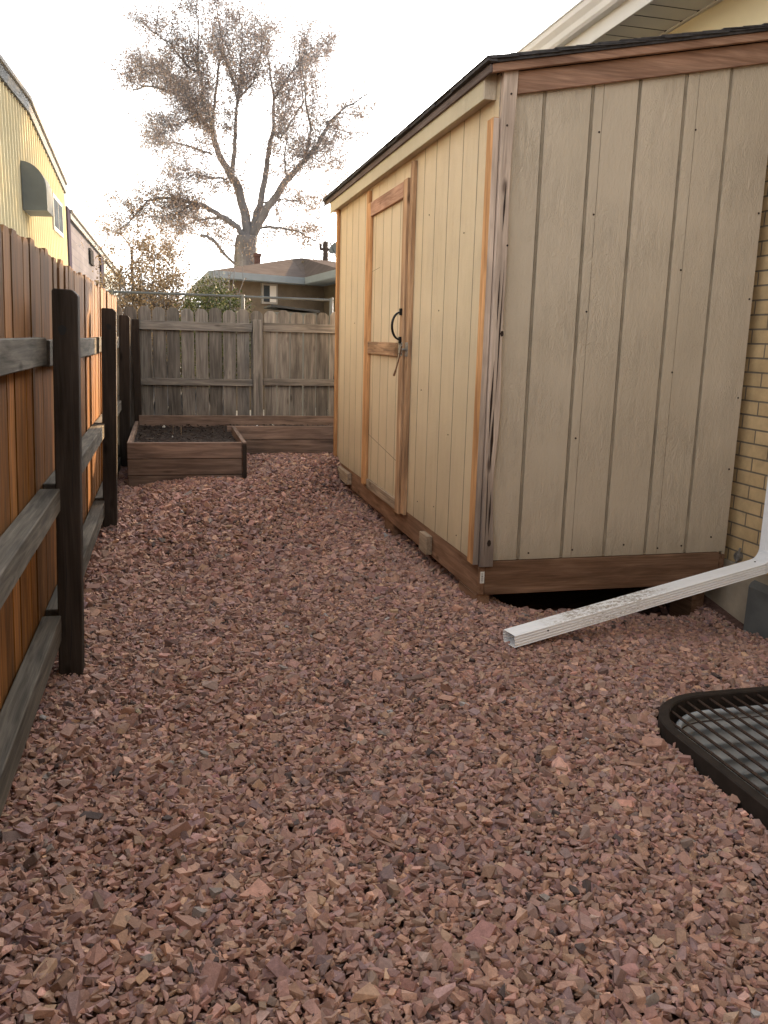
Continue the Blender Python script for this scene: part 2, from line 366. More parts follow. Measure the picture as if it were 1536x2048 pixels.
# ------------------------------------------------------------------ gravel
def make_gravel():
    temps = []
    for k in range(70):
        bm = bmesh.new()
        npt = random.choice((10, 12, 14, 16))
        blocky = random.random() < .7
        for i in range(npt):
            if blocky:
                p = Vector([random.choice((-1, 1))*random.uniform(.62, 1) for _ in range(3)])
            else:
                p = Vector([random.gauss(0, 1) for _ in range(3)]).normalized()*random.uniform(.8, 1.1)
            bm.verts.new((p.x*.5, p.y*.5*random.uniform(.8, 1), p.z*.5))
        r = bmesh.ops.convex_hull(bm, input=bm.verts)
        bmesh.ops.delete(bm, geom=list({e for e in r['geom_interior'] if isinstance(e, bmesh.types.BMVert)}), context='VERTS')
        bmesh.ops.triangulate(bm, faces=bm.faces); bm.verts.index_update()
        v = np.array([tuple(x.co) for x in bm.verts]); f = np.array([[q.index for q in t.verts] for t in bm.faces])
        v -= v.mean(0); temps.append((v, f)); bm.free()
    P = []
    def field(x0, x1, y0, y1, sp, zj, smin, smax):
        nx = int((x1-x0)/sp); ny = int((y1-y0)/sp)
        gx, gy = np.meshgrid(np.arange(nx), np.arange(ny))
        x = x0+(gx+.5+rng.uniform(-.5, .5, gx.shape))*sp; y = y0+(gy+.5+rng.uniform(-.5, .5, gx.shape))*sp
        x = x.ravel(); y = y.ravel()
        s = np.exp(rng.normal(0, .30, x.size))*.5*(smin+smax); s = np.clip(s, smin*.6, smax*1.6)
        z = gz(x, y)+rng.uniform(zj[0], zj[1], x.size)
        P.append(np.stack([x, y, z, s], 1))
    field(-.6, 3.46, .9, 4.8, .0155, (-.012, .006), .0155, .027)
    field(-.6, 3.46, .9, 4.8, .030, (.000, .012), .018, .033)
    field(-.6, 3.46, .9, 4.8, .14, (.004, .014), .030, .043)
    field(-.6, 3.46, 4.8, 9.32, .024, (-.012, .008), .024, .038)
    field(-.6, 3.46, 4.8, 9.32, .06, (.002, .014), .026, .042)
    P = np.concatenate(P); x, y = P[:, 0], P[:, 1]
    keep = ~in_well(x, y, .012)
    keep &= ~((x > 2.15) & (y > 5.4)); keep &= ~((x > 1.98) & (y > 6.0)); keep &= ~((x > 1.85) & (y > 4.9) & (y < 9.1) & (x < 0))
    keep &= ~((x > -.36) & (x < .67) & (y > 7.92)); keep &= ~((y > 9.33))
    keep &= ~((x > 1.9) & (y > 5.2) & (y < 9.0))
    xl = -.585+.0*y
    keep &= x > xl
    keep &= ~((y < 1.5) & (x < -.4+0*y))
    P = P[keep]; N = len(P)
    a = rng.uniform(0, 2*math.pi, N); tx = rng.normal(0, .38, N); ty = rng.normal(0, .38, N)
    ca, sa = np.cos(a), np.sin(a); cx_, sx_ = np.cos(tx), np.sin(tx); cy_, sy_ = np.cos(ty), np.sin(ty)
    Rz = np.zeros((N, 3, 3)); Rz[:, 0, 0] = ca; Rz[:, 0, 1] = -sa; Rz[:, 1, 0] = sa; Rz[:, 1, 1] = ca; Rz[:, 2, 2] = 1
    Rx = np.zeros((N, 3, 3)); Rx[:, 0, 0] = 1; Rx[:, 1, 1] = cx_; Rx[:, 1, 2] = -sx_; Rx[:, 2, 1] = sx_; Rx[:, 2, 2] = cx_
    Ry = np.zeros((N, 3, 3)); Ry[:, 1, 1] = 1; Ry[:, 0, 0] = cy_; Ry[:, 0, 2] = sy_; Ry[:, 2, 0] = -sy_; Ry[:, 2, 2] = cy_
    Rm = Rx @ Ry @ Rz
    dim = np.stack([rng.uniform(1.0, 1.6, N), rng.uniform(.7, 1.0, N), rng.uniform(.36, .80, N)], 1)*P[:, 3:4]
    # colours: dull red and mauve brown with a few orange, grey and pale chips
    pal = np.array([(.335, .200, .155), (.295, .176, .145), (.375, .226, .168), (.255, .165, .150), (.42, .262, .188), (.335, .222, .19)])
    pr = np.array([.30, .22, .16, .16, .06, .10]); c = 1.14*pal[rng.choice(len(pal), N, p=pr/pr.sum())]
    c = c*np.exp(rng.normal(0, .18, N))[:, None]*np.exp(rng.normal(0, .035, (N, 3)))
    odd = rng.random(N); c[odd < .004] = (.28, .235, .21); c[(odd > .010) & (odd < .0112)] = (.40, .38, .37); c[(odd > .9875)] = (.10, .075, .07)
    tid = rng.integers(0, len(temps), N)
    V = []; Fc = []; C = []; off = 0
    for t, (tv, tf) in enumerate(temps):
        idx = np.where(tid == t)[0]; n = len(idx)
        if not n: continue
        lv = tv[None]*dim[idx][:, None, :]
        wv = np.einsum('nij,nkj->nki', Rm[idx], lv)+P[idx][:, None, :3]
        V.append(wv.reshape(-1, 3)); k = len(tv)
        Fc.append((tf[None]+(np.arange(n)*k)[:, None, None]+off).reshape(-1, 3)); off += n*k
        C.append(np.repeat(c[idx], k, axis=0))
    V = np.concatenate(V); Fc = np.concatenate(Fc); C = np.concatenate(C)
    me = bpy.data.meshes.new('gravel'); me.vertices.add(len(V)); me.vertices.foreach_set('co', V.ravel().astype(np.float32))
    nf = len(Fc); me.loops.add(nf*3); me.loops.foreach_set('vertex_index', Fc.ravel().astype(np.int32))
    me.polygons.add(nf); me.polygons.foreach_set('loop_start', (np.arange(nf)*3).astype(np.int32))
    me.polygons.foreach_set('use_smooth', np.zeros(nf, bool))
    me.update(calc_edges=True)
    at = me.attributes.new('col', 'FLOAT_COLOR', 'POINT'); at.data.foreach_set('color', np.concatenate([C, np.ones((len(C), 1))], 1).ravel().astype(np.float32))
    me.materials.append(M['stone'])
    o = bpy.data.objects.new('gravel', me); col.objects.link(o); struct(o, 'stuff')
    print('stones', N, 'tris', nf)
make_gravel()

# ------------------------------------------------------------------ left fence (leans a little towards the yard)
def make_left_fence():
    root = thing('wooden_fence', 'orange brown cedar fence with dark posts running along the left of the gravel', 'fence', (-.55, 4, 0))
    LEAN = .030
    def lean(p): return Vector((p.x+LEAN*p.z, p.y, p.z))
    m = MB(); y = .6; i = 0
    xb = -.565
    while y < 9.98:
        wd = random.uniform(.128, .145); t = 1.90+random.uniform(-.012, .018)+.004*(y-4)
        x = xb-.018+random.uniform(-.006, .004)
        if random.random() < .12: x -= .010
        c = .028; yy0, yy1 = y, min(y+wd, 10.0)
        poly = [(x, yy0, -.1), (x, yy1, -.1), (x, yy1, t-c), (x, yy1-c, t), (x, yy0+c, t), (x, yy0, t-c)]
        poly = [lean(Vector(p)) for p in poly]
        m.prism(poly, (-.017, 0, 0)); y += wd+random.choice((.001, .003, .004, .002)); i += 1
    m.build('picket_panel', 'cedar', root, .0025)
    posts = [1.05, 3.85, 6.62, 9.0]
    spans = [(.6, 1.05)]+list(zip(posts, posts[1:]))+[(9.0, 9.93)]
    for (a, b) in spans:
        for (zt, h, d) in ((1.515, .112, .042), (.885, .10, .085), (.315, .12, .08)):
            dz = random.uniform(-.008, .008)
            x0 = xb-.012
            def xf(p, a=a, b=b): return lean(Vector((p.x, p.y, p.z)))
            bx('rail', 'grey_rail', root, x0, x0+d, a+.001+(.1 if a in posts else 0), b-.001, zt-h+dz, zt+dz, axis=1, bevel=.004, xf=xf, r=random.uniform(.3, .8))
    for py in posts:
        x0 = -.512
        m = MB(); zt = 1.72; c = .022
        poly = [(x0, py, -.2), (x0+.102, py, -.2), (x0+.102, py, zt-c), (x0+.102-c, py, zt), (x0+.008, py, zt+.003), (x0, py, zt-.004)]
        m.prism([lean(Vector(p)) for p in poly], (0, .10, 0), r=.5)
        po = m.build('post', 'dark_post', root, .004)
        if py < 8:                                               # a dark knot and drying checks near the top
            m = MB(); kx = x0+LEAN*1.55+(.040 if py < 5 else .052); kz = 1.555 if py < 5 else 1.59
            m.prism([(kx+.017*math.cos(a)*(1+.12*math.sin(3*a)), py-.0005, kz+.021*math.sin(a)) for a in [k*math.pi/6 for k in range(12)]][::-1], (0, .002, 0))
            m.build('knot', 'ink', po)
            for (dx, z0, z1) in ((.028, .25, .75), (.066, .8, 1.35), (.05, .1, .4)):
                m = MB(); xa = x0+dx+LEAN*z0; xb = x0+dx+.004+LEAN*z1
                m.prism([(xa-.0009, py-.0005, z0), (xa+.0012, py-.0005, z0), (xb+.0016, py-.0005, (z0+z1)/2), (xb, py-.0005, z1), (xb-.001, py-.0005, (z0+z1)/2)][::-1], (0, .002, 0)); m.build('crack', 'ink', po)
make_left_fence()

# ------------------------------------------------------------------ far fence
def make_far_fence():
    root = thing('wooden_fence', 'weathered grey dog-ear picket fence closing the far end behind the planter', 'fence', (1, 10, 0))
    m = MB(); x = -.62
    while x < 4.4:
        wd = .140; t = 1.84+random.uniform(-.012, .012); c = .040; y = 10.02
        g0 = random.uniform(-.001, .001)
        poly = [(x, y, .2), (x+wd+g0, y, .2), (x+wd-g0, y, t-c), (x+wd-c, y, t), (x+c, y, t), (x, y, t-c)]
        m.prism(poly[::-1], (0, .018, 0)); x += wd+random.choice((.011, .013, .015, .017))
    m.build('picket_panel', 'far_fence', root, .002)
    for (x0, x1) in ((-.36, .94), (1.06, 2.5), (2.6, 4.3)):
        s = .012 if x0 > 0 else 0
        bx('rail', 'far_fence', root, x0, x1, 9.978, 10.018, 1.595+s, 1.693+s, axis=0, r=.8)
        bx('rail', 'far_fence', root, x0, x1, 9.978, 10.018, .985+s, 1.062+s, axis=0, r=.65)
        bx('rail', 'far_fence', root, x0, x1, 9.978, 10.018, .30, .39, axis=0, r=.65)
    for x0, zt in ((.945, 1.735), (2.505, 1.735)):
        m = MB(); m.box(x0, x0+.105, 9.92, 10.015, .1, zt, r=.95); m.build('post', 'far_fence', root, .004)
    bx('post', 'dark_post', root, -.375, -.30, 9.9, 9.99, .1, 1.70, r=.9, label='dark corner post at the left end')
make_far_fence()

# ------------------------------------------------------------------ raised bed
def make_bed():
    root = thing('raised_planter', 'L-shaped raised bed of brown planks filled with dark soil before the far fence', 'planter', (.2, 8.6, .2))
    H0 = .588
    for i in range(3):
        zt = H0-i*.151; zb = zt-.145
        bx('plank', 'bed', root, -.375, .642, 7.9, 7.938, zb, zt, axis=0, r=(.75, .35, .3)[i])
        bx('plank', 'bed', root, .644, .684, 7.872, 9.298, zb+.002, zt+.004, axis=1, r=(.5, .35, .3)[i])
        bx('plank', 'bed', root, -.374, -.336, 7.94, 9.9, zb, zt+.002+(0 if i else 0), axis=1, r=(.6, .35, .3)[i])
        bx('plank', 'bed', root, .60, 3.3, 9.30, 9.338, zb+.006, zt+.006, axis=0, r=(.95, .5, .35)[i])
    bx('back_plank', 'bed', root, -.33, 3.3, 9.86, 9.898, .44, .655, axis=0, r=.8)
    bx('end_batten', 'dark_post', root, .646, .682, 7.862, 7.870, .14, .578, r=.4)
    # soil
    xs = np.arange(-.335, 3.3, .03); ys = np.arange(7.94, 9.86, .03)
    v = []; f = []; idx = {}
    for j, y in enumerate(ys):
        for i, x in enumerate(xs):
            if not (x < .645 or y > 9.335): continue
            z = .525+.02*math.sin(3*x+1)*math.sin(2.5*y)+random.uniform(-.012, .014)+.02*(y-8)/2
            idx[(i, j)] = len(v); v.append((x, y, z))
    for (i, j) in idx:
        q = [(i, j), (i+1, j), (i+1, j+1), (i, j+1)]
        if all(t in idx for t in q): f.append(tuple(idx[t] for t in q))
    m = MB(); m.add(v, f); m.build('soil', 'soil', root)
    cl = MB()                                                     # clods and chips on the soil
    for k in range(500):
        x = random.uniform(-.3, .62); y = random.uniform(7.98, 9.8)
        if random.random() < .35: x = random.uniform(.62, 1.8); y = random.uniform(9.36, 9.82)
        s = random.uniform(.006, .020); z = .535+.02*(y-8)/2
        p = [Vector((x, y, z))+Vector((random.uniform(-s, s), random.uniform(-s, s), random.uniform(-s*.4, s))) for _ in range(5)]
        cl.add(p, [(0, 1, 2), (0, 2, 3), (1, 3, 4), (0, 3, 1), (2, 4, 3), (1, 4, 2)])
    cl.build('soil_clods', 'soil', root)['kind'] = 'stuff'
    for (x, y, s) in ((-.06, 9.55, .024), (.28, 7.98, .03), (.56, 8.15, .022), (.03, 8.7, .015), (1.15, 9.7, .025), (.95, 9.66, .018)):
        q = MB(); p = [Vector((x+random.uniform(-s, s), y+random.uniform(-s, s), .54+.01*(y-8)+random.uniform(-.3, 1)*s)) for _ in range(8)]
        bm = bmesh.new(); [bm.verts.new(t) for t in p]; bmesh.ops.convex_hull(bm, input=bm.verts)
        bm.verts.index_update(); q.add([t.co.copy() for t in bm.verts], [tuple(t.index for t in fc.verts) for fc in bm.faces]); bm.free()
        o = q.build('pale_stone', 'tag_white')
        lab = {-.06: 'pale chip on the soil near the back left of the planter', .28: 'pale chip on the soil just inside the front plank of the planter', .56: 'pale chip in the front right corner of the planter soil', .03: 'small pale chip in the middle of the planter soil', 1.15: 'pale chip on the narrow strip of soil along the far fence, right of its post', .95: 'small pale chip on the soil by the far fence post'}[x]
        tag(o, lab, 'stone', 'pale chips on the planter soil')
    for (x, y, lb) in ((.03, 9.1, 'left'), (.11, 9.0, 'right')):
        q = MB(); q.tube([(x, y, .5), (x+.004, y, .62)], .004, 5); o = q.build('plant_stake', 'block')
        tag(o, lb+' one of two thin wooden sticks standing in the planter soil', 'stake', 'sticks in the planter soil')
make_bed()

# ------------------------------------------------------------------ shed
SX, SY, SYF, SXE = 1.77, 4.66, 9.16, 3.475
def roofz(x): return 3.0+(x-1.74)*.198
def grooved(mb, a, b, spacing, first, plane, fixed, z0, ztop, gw=.012, gd=.007, nrm=-1, extra=()):
    """vertical panel with real grooves; plane 'y' -> runs along y at x=fixed, plane 'x' -> runs along x at y=fixed"""
    gs = []; t = a+first
    while t < b-.02: gs.append((t, gw, gd)); t += spacing
    gs += [(e, .004, .004) for e in extra]; gs.sort()
    prof = [(a, 0)]
    for (t, w_, d_) in gs: prof += [(t-w_/2, 0), (t-w_/2+.001, d_), (t+w_/2-.001, d_), (t+w_/2, 0)]
    prof.append((b, 0))
    v = []
    for (t, d_) in prof:
        for z in (z0, ztop(t)):
            v.append((fixed-nrm*d_, t, z) if plane == 'y' else (t, fixed-nrm*d_, z))
    f = [(2*i, 2*i+2, 2*i+3, 2*i+1) if plane == 'x' else (2*i+2, 2*i, 2*i+1, 2*i+3) for i in range(len(prof)-1)]
    mb.add(v, f, r=.5)
    return gs
def make_shed():
    root = thing('garden_shed', 'large beige lean-to shed with bare wood trim and a narrow door, against the brick house', 'shed', (2.6, 6.9, 0))
    ZB = .245
    # walls
    m = MB(); gs1 = grooved(m, SY, 6.25, .272, .05+.25, 'y', SX, ZB, lambda t: 2.97); 
    gs2 = grooved(m, 7.72, SYF, .28, .20, 'y', SX, ZB, lambda t: 2.97)
    grooved(m, 6.25, 7.72, .272, .33, 'y', SX, 2.70, lambda t: 2.97)
    grooved(m, 6.25, 7.72, 5, 3, 'y', SX+.012, ZB, lambda t: 2.70)
    wallw = m.build('side_wall', 'siding_w', root)
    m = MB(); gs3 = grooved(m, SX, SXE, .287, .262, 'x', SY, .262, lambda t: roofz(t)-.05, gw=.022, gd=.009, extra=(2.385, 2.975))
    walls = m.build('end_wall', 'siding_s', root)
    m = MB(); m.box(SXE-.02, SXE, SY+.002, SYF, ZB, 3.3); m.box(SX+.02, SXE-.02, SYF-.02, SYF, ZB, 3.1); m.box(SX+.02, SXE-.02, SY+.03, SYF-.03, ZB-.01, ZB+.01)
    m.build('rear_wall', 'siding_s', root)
    for (t, w_, d_) in gs1+gs2:                                 # darker strips along the grooves
        bx('groove', 'groove', wallw, SX-.0006, SX+.0062, t-.0034, t+.0034, ZB+.002, 2.9, bevel=0)
    for (t, w_, d_) in gs3:
        if w_ > .01: bx('groove', 'groove', walls, t-.006, t+.008, SY+.004, SY+.0086, .27, roofz(t)-.1, bevel=0)
        else: bx('panel_joint', 'groove', walls, t-.0012, t+.0012, SY-.0005, SY+.003, .27, roofz(t)-.1, bevel=0)
    # skids and floor frame
    bx('skid', 'skid', root, SX+.004, SX+.045, SY-.02, SYF, .055, ZB-.003, axis=1, r=.75)
    bx('skid', 'skid', root, SX+.047, SXE-.05, SY-.018, SY+.03, .052, .258, axis=0, r=.3)
    bx('skid', 'skid', root, SXE-.045, SXE-.004, SY-.01, SYF, .055, ZB-.003, axis=1, r=.3)
    bx('floor', 'skid', root, SX+.05, SXE-.05, SY+.035, SYF-.02, .17, .232, axis=1, r=.2)
    bx('foot_block', 'skid', root, SX-.0, SX+.092, SY+.0, SY+.30, -.12, .053, axis=1, r=.7)
    bx('foot_block', 'skid', root, SX+.02, SX+.11, 6.7, 7.0, -.12, .053, axis=1, r=.4)
    bx('foot_block', 'skid', root, SX+.02, SX+.11, 8.7, 9.0, -.12, .053, axis=1, r=.4)
    bx('foot_block', 'skid', root, SXE-.1, SXE-.01, SY+.15, SY+.4, -.3, .053, axis=1, r=.4)
    t_ = bx('paper_tag', 'tag_white', root, SX+.018, SX+.044, SY-.0225, SY-.0205, .128, .200, bevel=0)
    m = MB(); z = .135
    while z < .192: m.box(SX+.024, SX+.036, SY-.0232, SY-.0226, z, z+random.uniform(.0015, .003)); z += .0055
    m.build('barcode', 'ink', t_)
    # blocks screwed to the skid
    bx('wood_block', 'block', root, SX-.042, SX+.002, 5.56, 5.74, .072, .205, axis=1, r=.7)
    bx('wood_block', 'block', root, SX-.045, SX+.002, 8.32, 8.86, .10, .215, axis=1, r=.8)
    # corner trim
    def wob(p): return Vector((p.x+.003*math.sin(p.z*3), p.y, p.z))
    bx('corner_trim', 'trim', root, SX-.036, SX-.002, SY-.018, SY+.075, .245, 2.745, r=.9, label='narrow bare timber strip with an orange outer edge')
    m = MB(); zs = np.linspace(.232, 2.985, 28); v = []; f = []
    for i, z in enumerate(zs):
        e = SX+.080+.007*math.sin(z*2.1+.4)+.004*math.sin(z*7)-(.018*math.exp(-((z-.75)/.3)**2))
        for (x, y) in ((SX+.004, SY-.042), (e, SY-.042), (e, SY-.002), (SX+.004, SY-.002)): v.append((x, y, z))
        if i:
            b = (i-1)*4
            for k in range(4): f.append((b+k, b+(k+1) % 4, b+4+(k+1) % 4, b+4+k))
    f += [(3, 2, 1, 0), tuple(len(v)-4+k for k in range(4))]
    m.add(v, f, r=.6); m.build('corner_trim', 'trim_grey', root, .003, label='twisted weathered grey corner board with black streaks')
    m = MB(); 
    m.box(SX-.034, SX-.001, SY-.0215, SY-.0185, .245, 2.74, r=.6); m.build('corner_trim', 'trim_grey', root)
    m = MB()                                                    # checks (drying cracks) in the corner board
    for (x0, z0, x1, z1, w_) in ((.046, 2.42, .040, 2.15, .006), (.038, 1.95, .034, 1.62, .005), (.030, 1.45, .020, .98, .006), (.042, 1.18, .036, .80, .010), (.050, .7, .046, .42, .007), (.024, .95, .028, .3, .006), (.06, 2.0, .05, 1.2, .0025)):
        m.prism([(SX+x0, SY-.0432, z0), (SX+x1-w_/2, SY-.0432, (z0+z1)/2), (SX+x1, SY-.0432, z1), (SX+(x0+x1)/2+w_, SY-.0432, (z0+z1)/2)], (0, .002, 0))
    for (cx, cz, rr) in ((.068, 1.60, .013), (.055, .38, .016)):
        m.prism([(SX+cx+rr*.8*math.cos(a), SY-.0432, cz+rr*1.3*math.sin(a)) for a in [k*math.pi/4 for k in range(8)]][::-1], (0, .002, 0))
    m.build('wood_crack', 'nail', root)
    bx('corner_trim', 'trim', root, SX-.03, SX-.001, SYF-.07, SYF+.012, .20, 2.86, r=.35)
    # fascia box on the low side
    m = MB(); m.box(SX-.072, SX-.056, SY+.065, SYF+.16, 2.845, 2.995, axis=1, r=.6); m.build('fascia_board', 'fascia', root, .002)
    bx('fascia_soffit', 'siding_s', root, SX-.056, SX-.002, SY+.067, SYF+.155, 2.856, 2.868, axis=1, bevel=0)
    bx('fascia_end', 'siding_s', root, SX-.071, SX-.002, SY+.046, SY+.064, 2.845, 2.993, bevel=.002)
    # bands under the roof at the end wall (follow the roof slope)
    def slope_board(name, mat, x0, x1, y0, y1, dt, db, r):
        m = MB(); p = [(x0, y0, roofz(x0)-db), (x1, y0, roofz(x1)-db), (x1, y0, roofz(x1)-dt), (x0, y0, roofz(x0)-dt)]
        m.prism(p, (0, y1-y0, 0), axis=0, r=r); return m.build(name, mat, root, .003)
    slope_board('roof_band', 'red_trim', SX+.09, SXE+.02, SY-.030, SY-.003, .045, .158, .6)
    slope_board('roof_edge_board', 'red_trim', SX-.073, SXE+.03, SY-.075, SY-.044, .0, .044, .45)
    bx('eave_board', 'eave', root, SX-.088, SX-.074, SY-.0755, SYF+.30, 2.945, 2.988, axis=1, r=.25)
    # roof: deck plus shingle courses with uneven ends
    m = MB(); x0, x1 = SX-.085, SXE+.06
    p = [(x0, SY-.09, roofz(x0)), (x1, SY-.09, roofz(x1)), (x1, SY-.09, roofz(x1)+.014), (x0, SY-.09, roofz(x0)+.014)]
    m.prism(p, (0, SYF+.42-SY, 0), axis=1); rf = m.build('roof', 'shingle', root)
    m = MB(); x = x0-.01
    while x < x1:
        for k in range(3):
            y0 = SY-.095-random.uniform(0, .014); xw = .14+random.uniform(0, .03)
            xa = x-.01*k; xb = min(x+xw, x1)
            zt = .016+.006*k+random.uniform(0, .003)
            p = [(xa, y0, roofz(xa)+zt), (xb, y0, roofz(xb)+zt-.005), (xb, y0, roofz(xb)+zt), (xa, y0, roofz(xa)+zt+.006)]
            m.prism(p, (0, SYF+.33-y0+random.uniform(0, .03), 0), axis=1)
        x += .125
    m.build('shingle_course', 'shingle', rf)
    m = MB(); y = SY-.1                                          # ragged low edge of the shingles
    while y < SYF+.33:
        l = random.uniform(.25, .34); d = random.uniform(0, .016); zt = roofz(SX-.09)+.010
        m.box(SX-.100-d, SX-.06, y, y+l-.004, zt-.004, zt+.012+random.uniform(-.002, .006)); y += l
    m.prism([(SX-.11, SYF+.33, 3.0), (SX-.05, SYF+.33, 3.0), (SX-.09, SYF+.42, 2.93)], (0, .0, .008))
    m.build('shingle_edge', 'shingle', rf)
    # door surround
    bx('door_post', 'stud', root, SX-.030, SX-.001, 6.235, 6.315, .218, 2.815, r=.7)
    bx('door_post', 'trim', root, SX-.030, SX-.001, 7.66, 7.745, .215, 2.825, r=.75)
    # the door
    door = bx('door', 'siding_w', root, SX-.001, SX+.010, 6.335, 7.655, .215, 2.715, bevel=0)
    m = MB(); gsd = grooved(m, 6.42, 7.56, .272, .22, 'y', SX-.008, .225, lambda t: 2.70); m.build('door_panel', 'siding_w', door)
    for (t, w_, d_) in gsd: bx('groove', 'groove', door, SX-.0086, SX-.0018, t-.0034, t+.0034, .23, 2.6, bevel=0)
    m = MB()
    m.prism([(SX-.0088, 6.46, .583), (SX-.0088, 7.6, .70), (SX-.0088, 7.6, .706), (SX-.0088, 6.46, .589)], (.004, 0, 0)); m.build('panel_joint', 'groove', door); m = MB()
    m.prism([(SX-.0088, 7.28, 2.148), (SX-.0088, 7.6, 2.13), (SX-.0088, 7.6, 2.134), (SX-.0088, 7.28, 2.152)], (.004, 0, 0))
    m.build('panel_joint', 'groove', door)
    bx('door_stile', 'stud', door, SX-.042, SX-.009, 6.345, 6.455, .205, 2.715, r=.75)
    bx('door_stile', 'trim', door, SX-.038, SX-.009, 7.555, 7.652, .235, 2.715, r=.6)
    bx('door_rail', 'red_trim', door, SX-.036, SX-.009, 6.457, 7.553, 2.595, 2.712, axis=1, r=.95)
    bx('door_rail', 'stud', door, SX-.040, SX-.009, 6.60, 7.553, 1.425, 1.53, axis=1, r=.4)
    bx('door_rail', 'block', door, SX-.036, SX-.009, 6.457, 7.5, .215, .30, axis=1, r=.6)
    # pull handle
    pts = []
    for i in range(15):
        a = i/14*math.pi; pts.append((SX-.055-.06*math.sin(a), 6.40+.004*math.sin(a), 1.655+.10*math.cos(a)))
    m = MB(); m.tube(pts, [.007+.0025*math.sin(i/14*math.pi) for i in range(15)], 8)
    m.box(SX-.060, SX-.043, 6.383, 6.417, 1.735, 1.785); m.box(SX-.060, SX-.043, 6.383, 6.417, 1.525, 1.575)
    m.build('handle', 'black_metal', door, smooth=False)
    # hasp and staple with the stick
    m = MB(); m.box(SX-.046, SX-.043, 6.35, 6.44, 1.43, 1.535); m.build('hasp', 'rust_metal', door, .001)
    m = MB(); m.box(SX-.0345, SX-.031, 6.238, 6.312, 1.43, 1.535); m.box(SX-.066, SX-.035, 6.268, 6.290, 1.475, 1.49)
    m.box(SX-.062, SX-.05, 6.25, 6.40, 1.478, 1.488, axis=1); hp = m.build('latch', 'rust_metal', root, .001)
    for z in (1.447, 1.52):
        for y in (6.36, 6.43): m = MB(); m.tube([(SX-.0465, y, z), (SX-.049, y, z)], .006, 6); m.build('screw', 'nail', hp)
    m = MB(); m.tube([(SX-.062, 6.30, 1.505), (SX-.066, 6.33, 1.44), (SX-.07, 6.42, 1.33), (SX-.075, 6.46, 1.28)], [.005, .005, .006, .009], 6)
    st = m.build('stick', 'skid'); tag(st, 'short brown stick poked through the latch of the shed door', 'stick')
    m = MB(); m.tube([(SX-.012, 7.72, .262), (SX-.045, 7.72, .262)], .008, 6)
    # nails in the end wall
    for (x, z) in ((2.372, 2.72), (2.374, 2.28), (2.372, 1.74), (2.978, 2.78), (2.965, 2.0), (2.97, 1.40), (2.36, 1.0), (3.455, 2.35), (3.455, 1.85), (3.45, 1.25), (3.44, .8), (2.10, .30), (2.39, .31), (2.74, .33), (2.98, .30), (3.15, .31), (3.36, .36)):
        m = MB(); m.tube([(x, SY-.0035, z), (x, SY+.003, z)], .006, 7); m.build('nail', 'nail', root)
    for (y, z) in ((5.15, 2.2), (5.6, 1.75), (5.95, 1.2), (5.3, .95), (5.55, .42), (5.95, .38), (5.05, .33), (8.3, 1.7), (5.9, 2.4)):
        m = MB(); m.tube([(SX-.0035, y, z), (SX+.003, y, z)], .0045, 6); m.build('nail', 'nail', root)
    for (x, z) in ((SX+.05, 2.86), (SX+.035, 2.70), (SX+.072, 2.08)):
        m = MB(); m.tube([(x, SY-.0455, z), (x, SY-.041, z)], .006, 7); m.build('nail', 'nail', root)
make_shed()

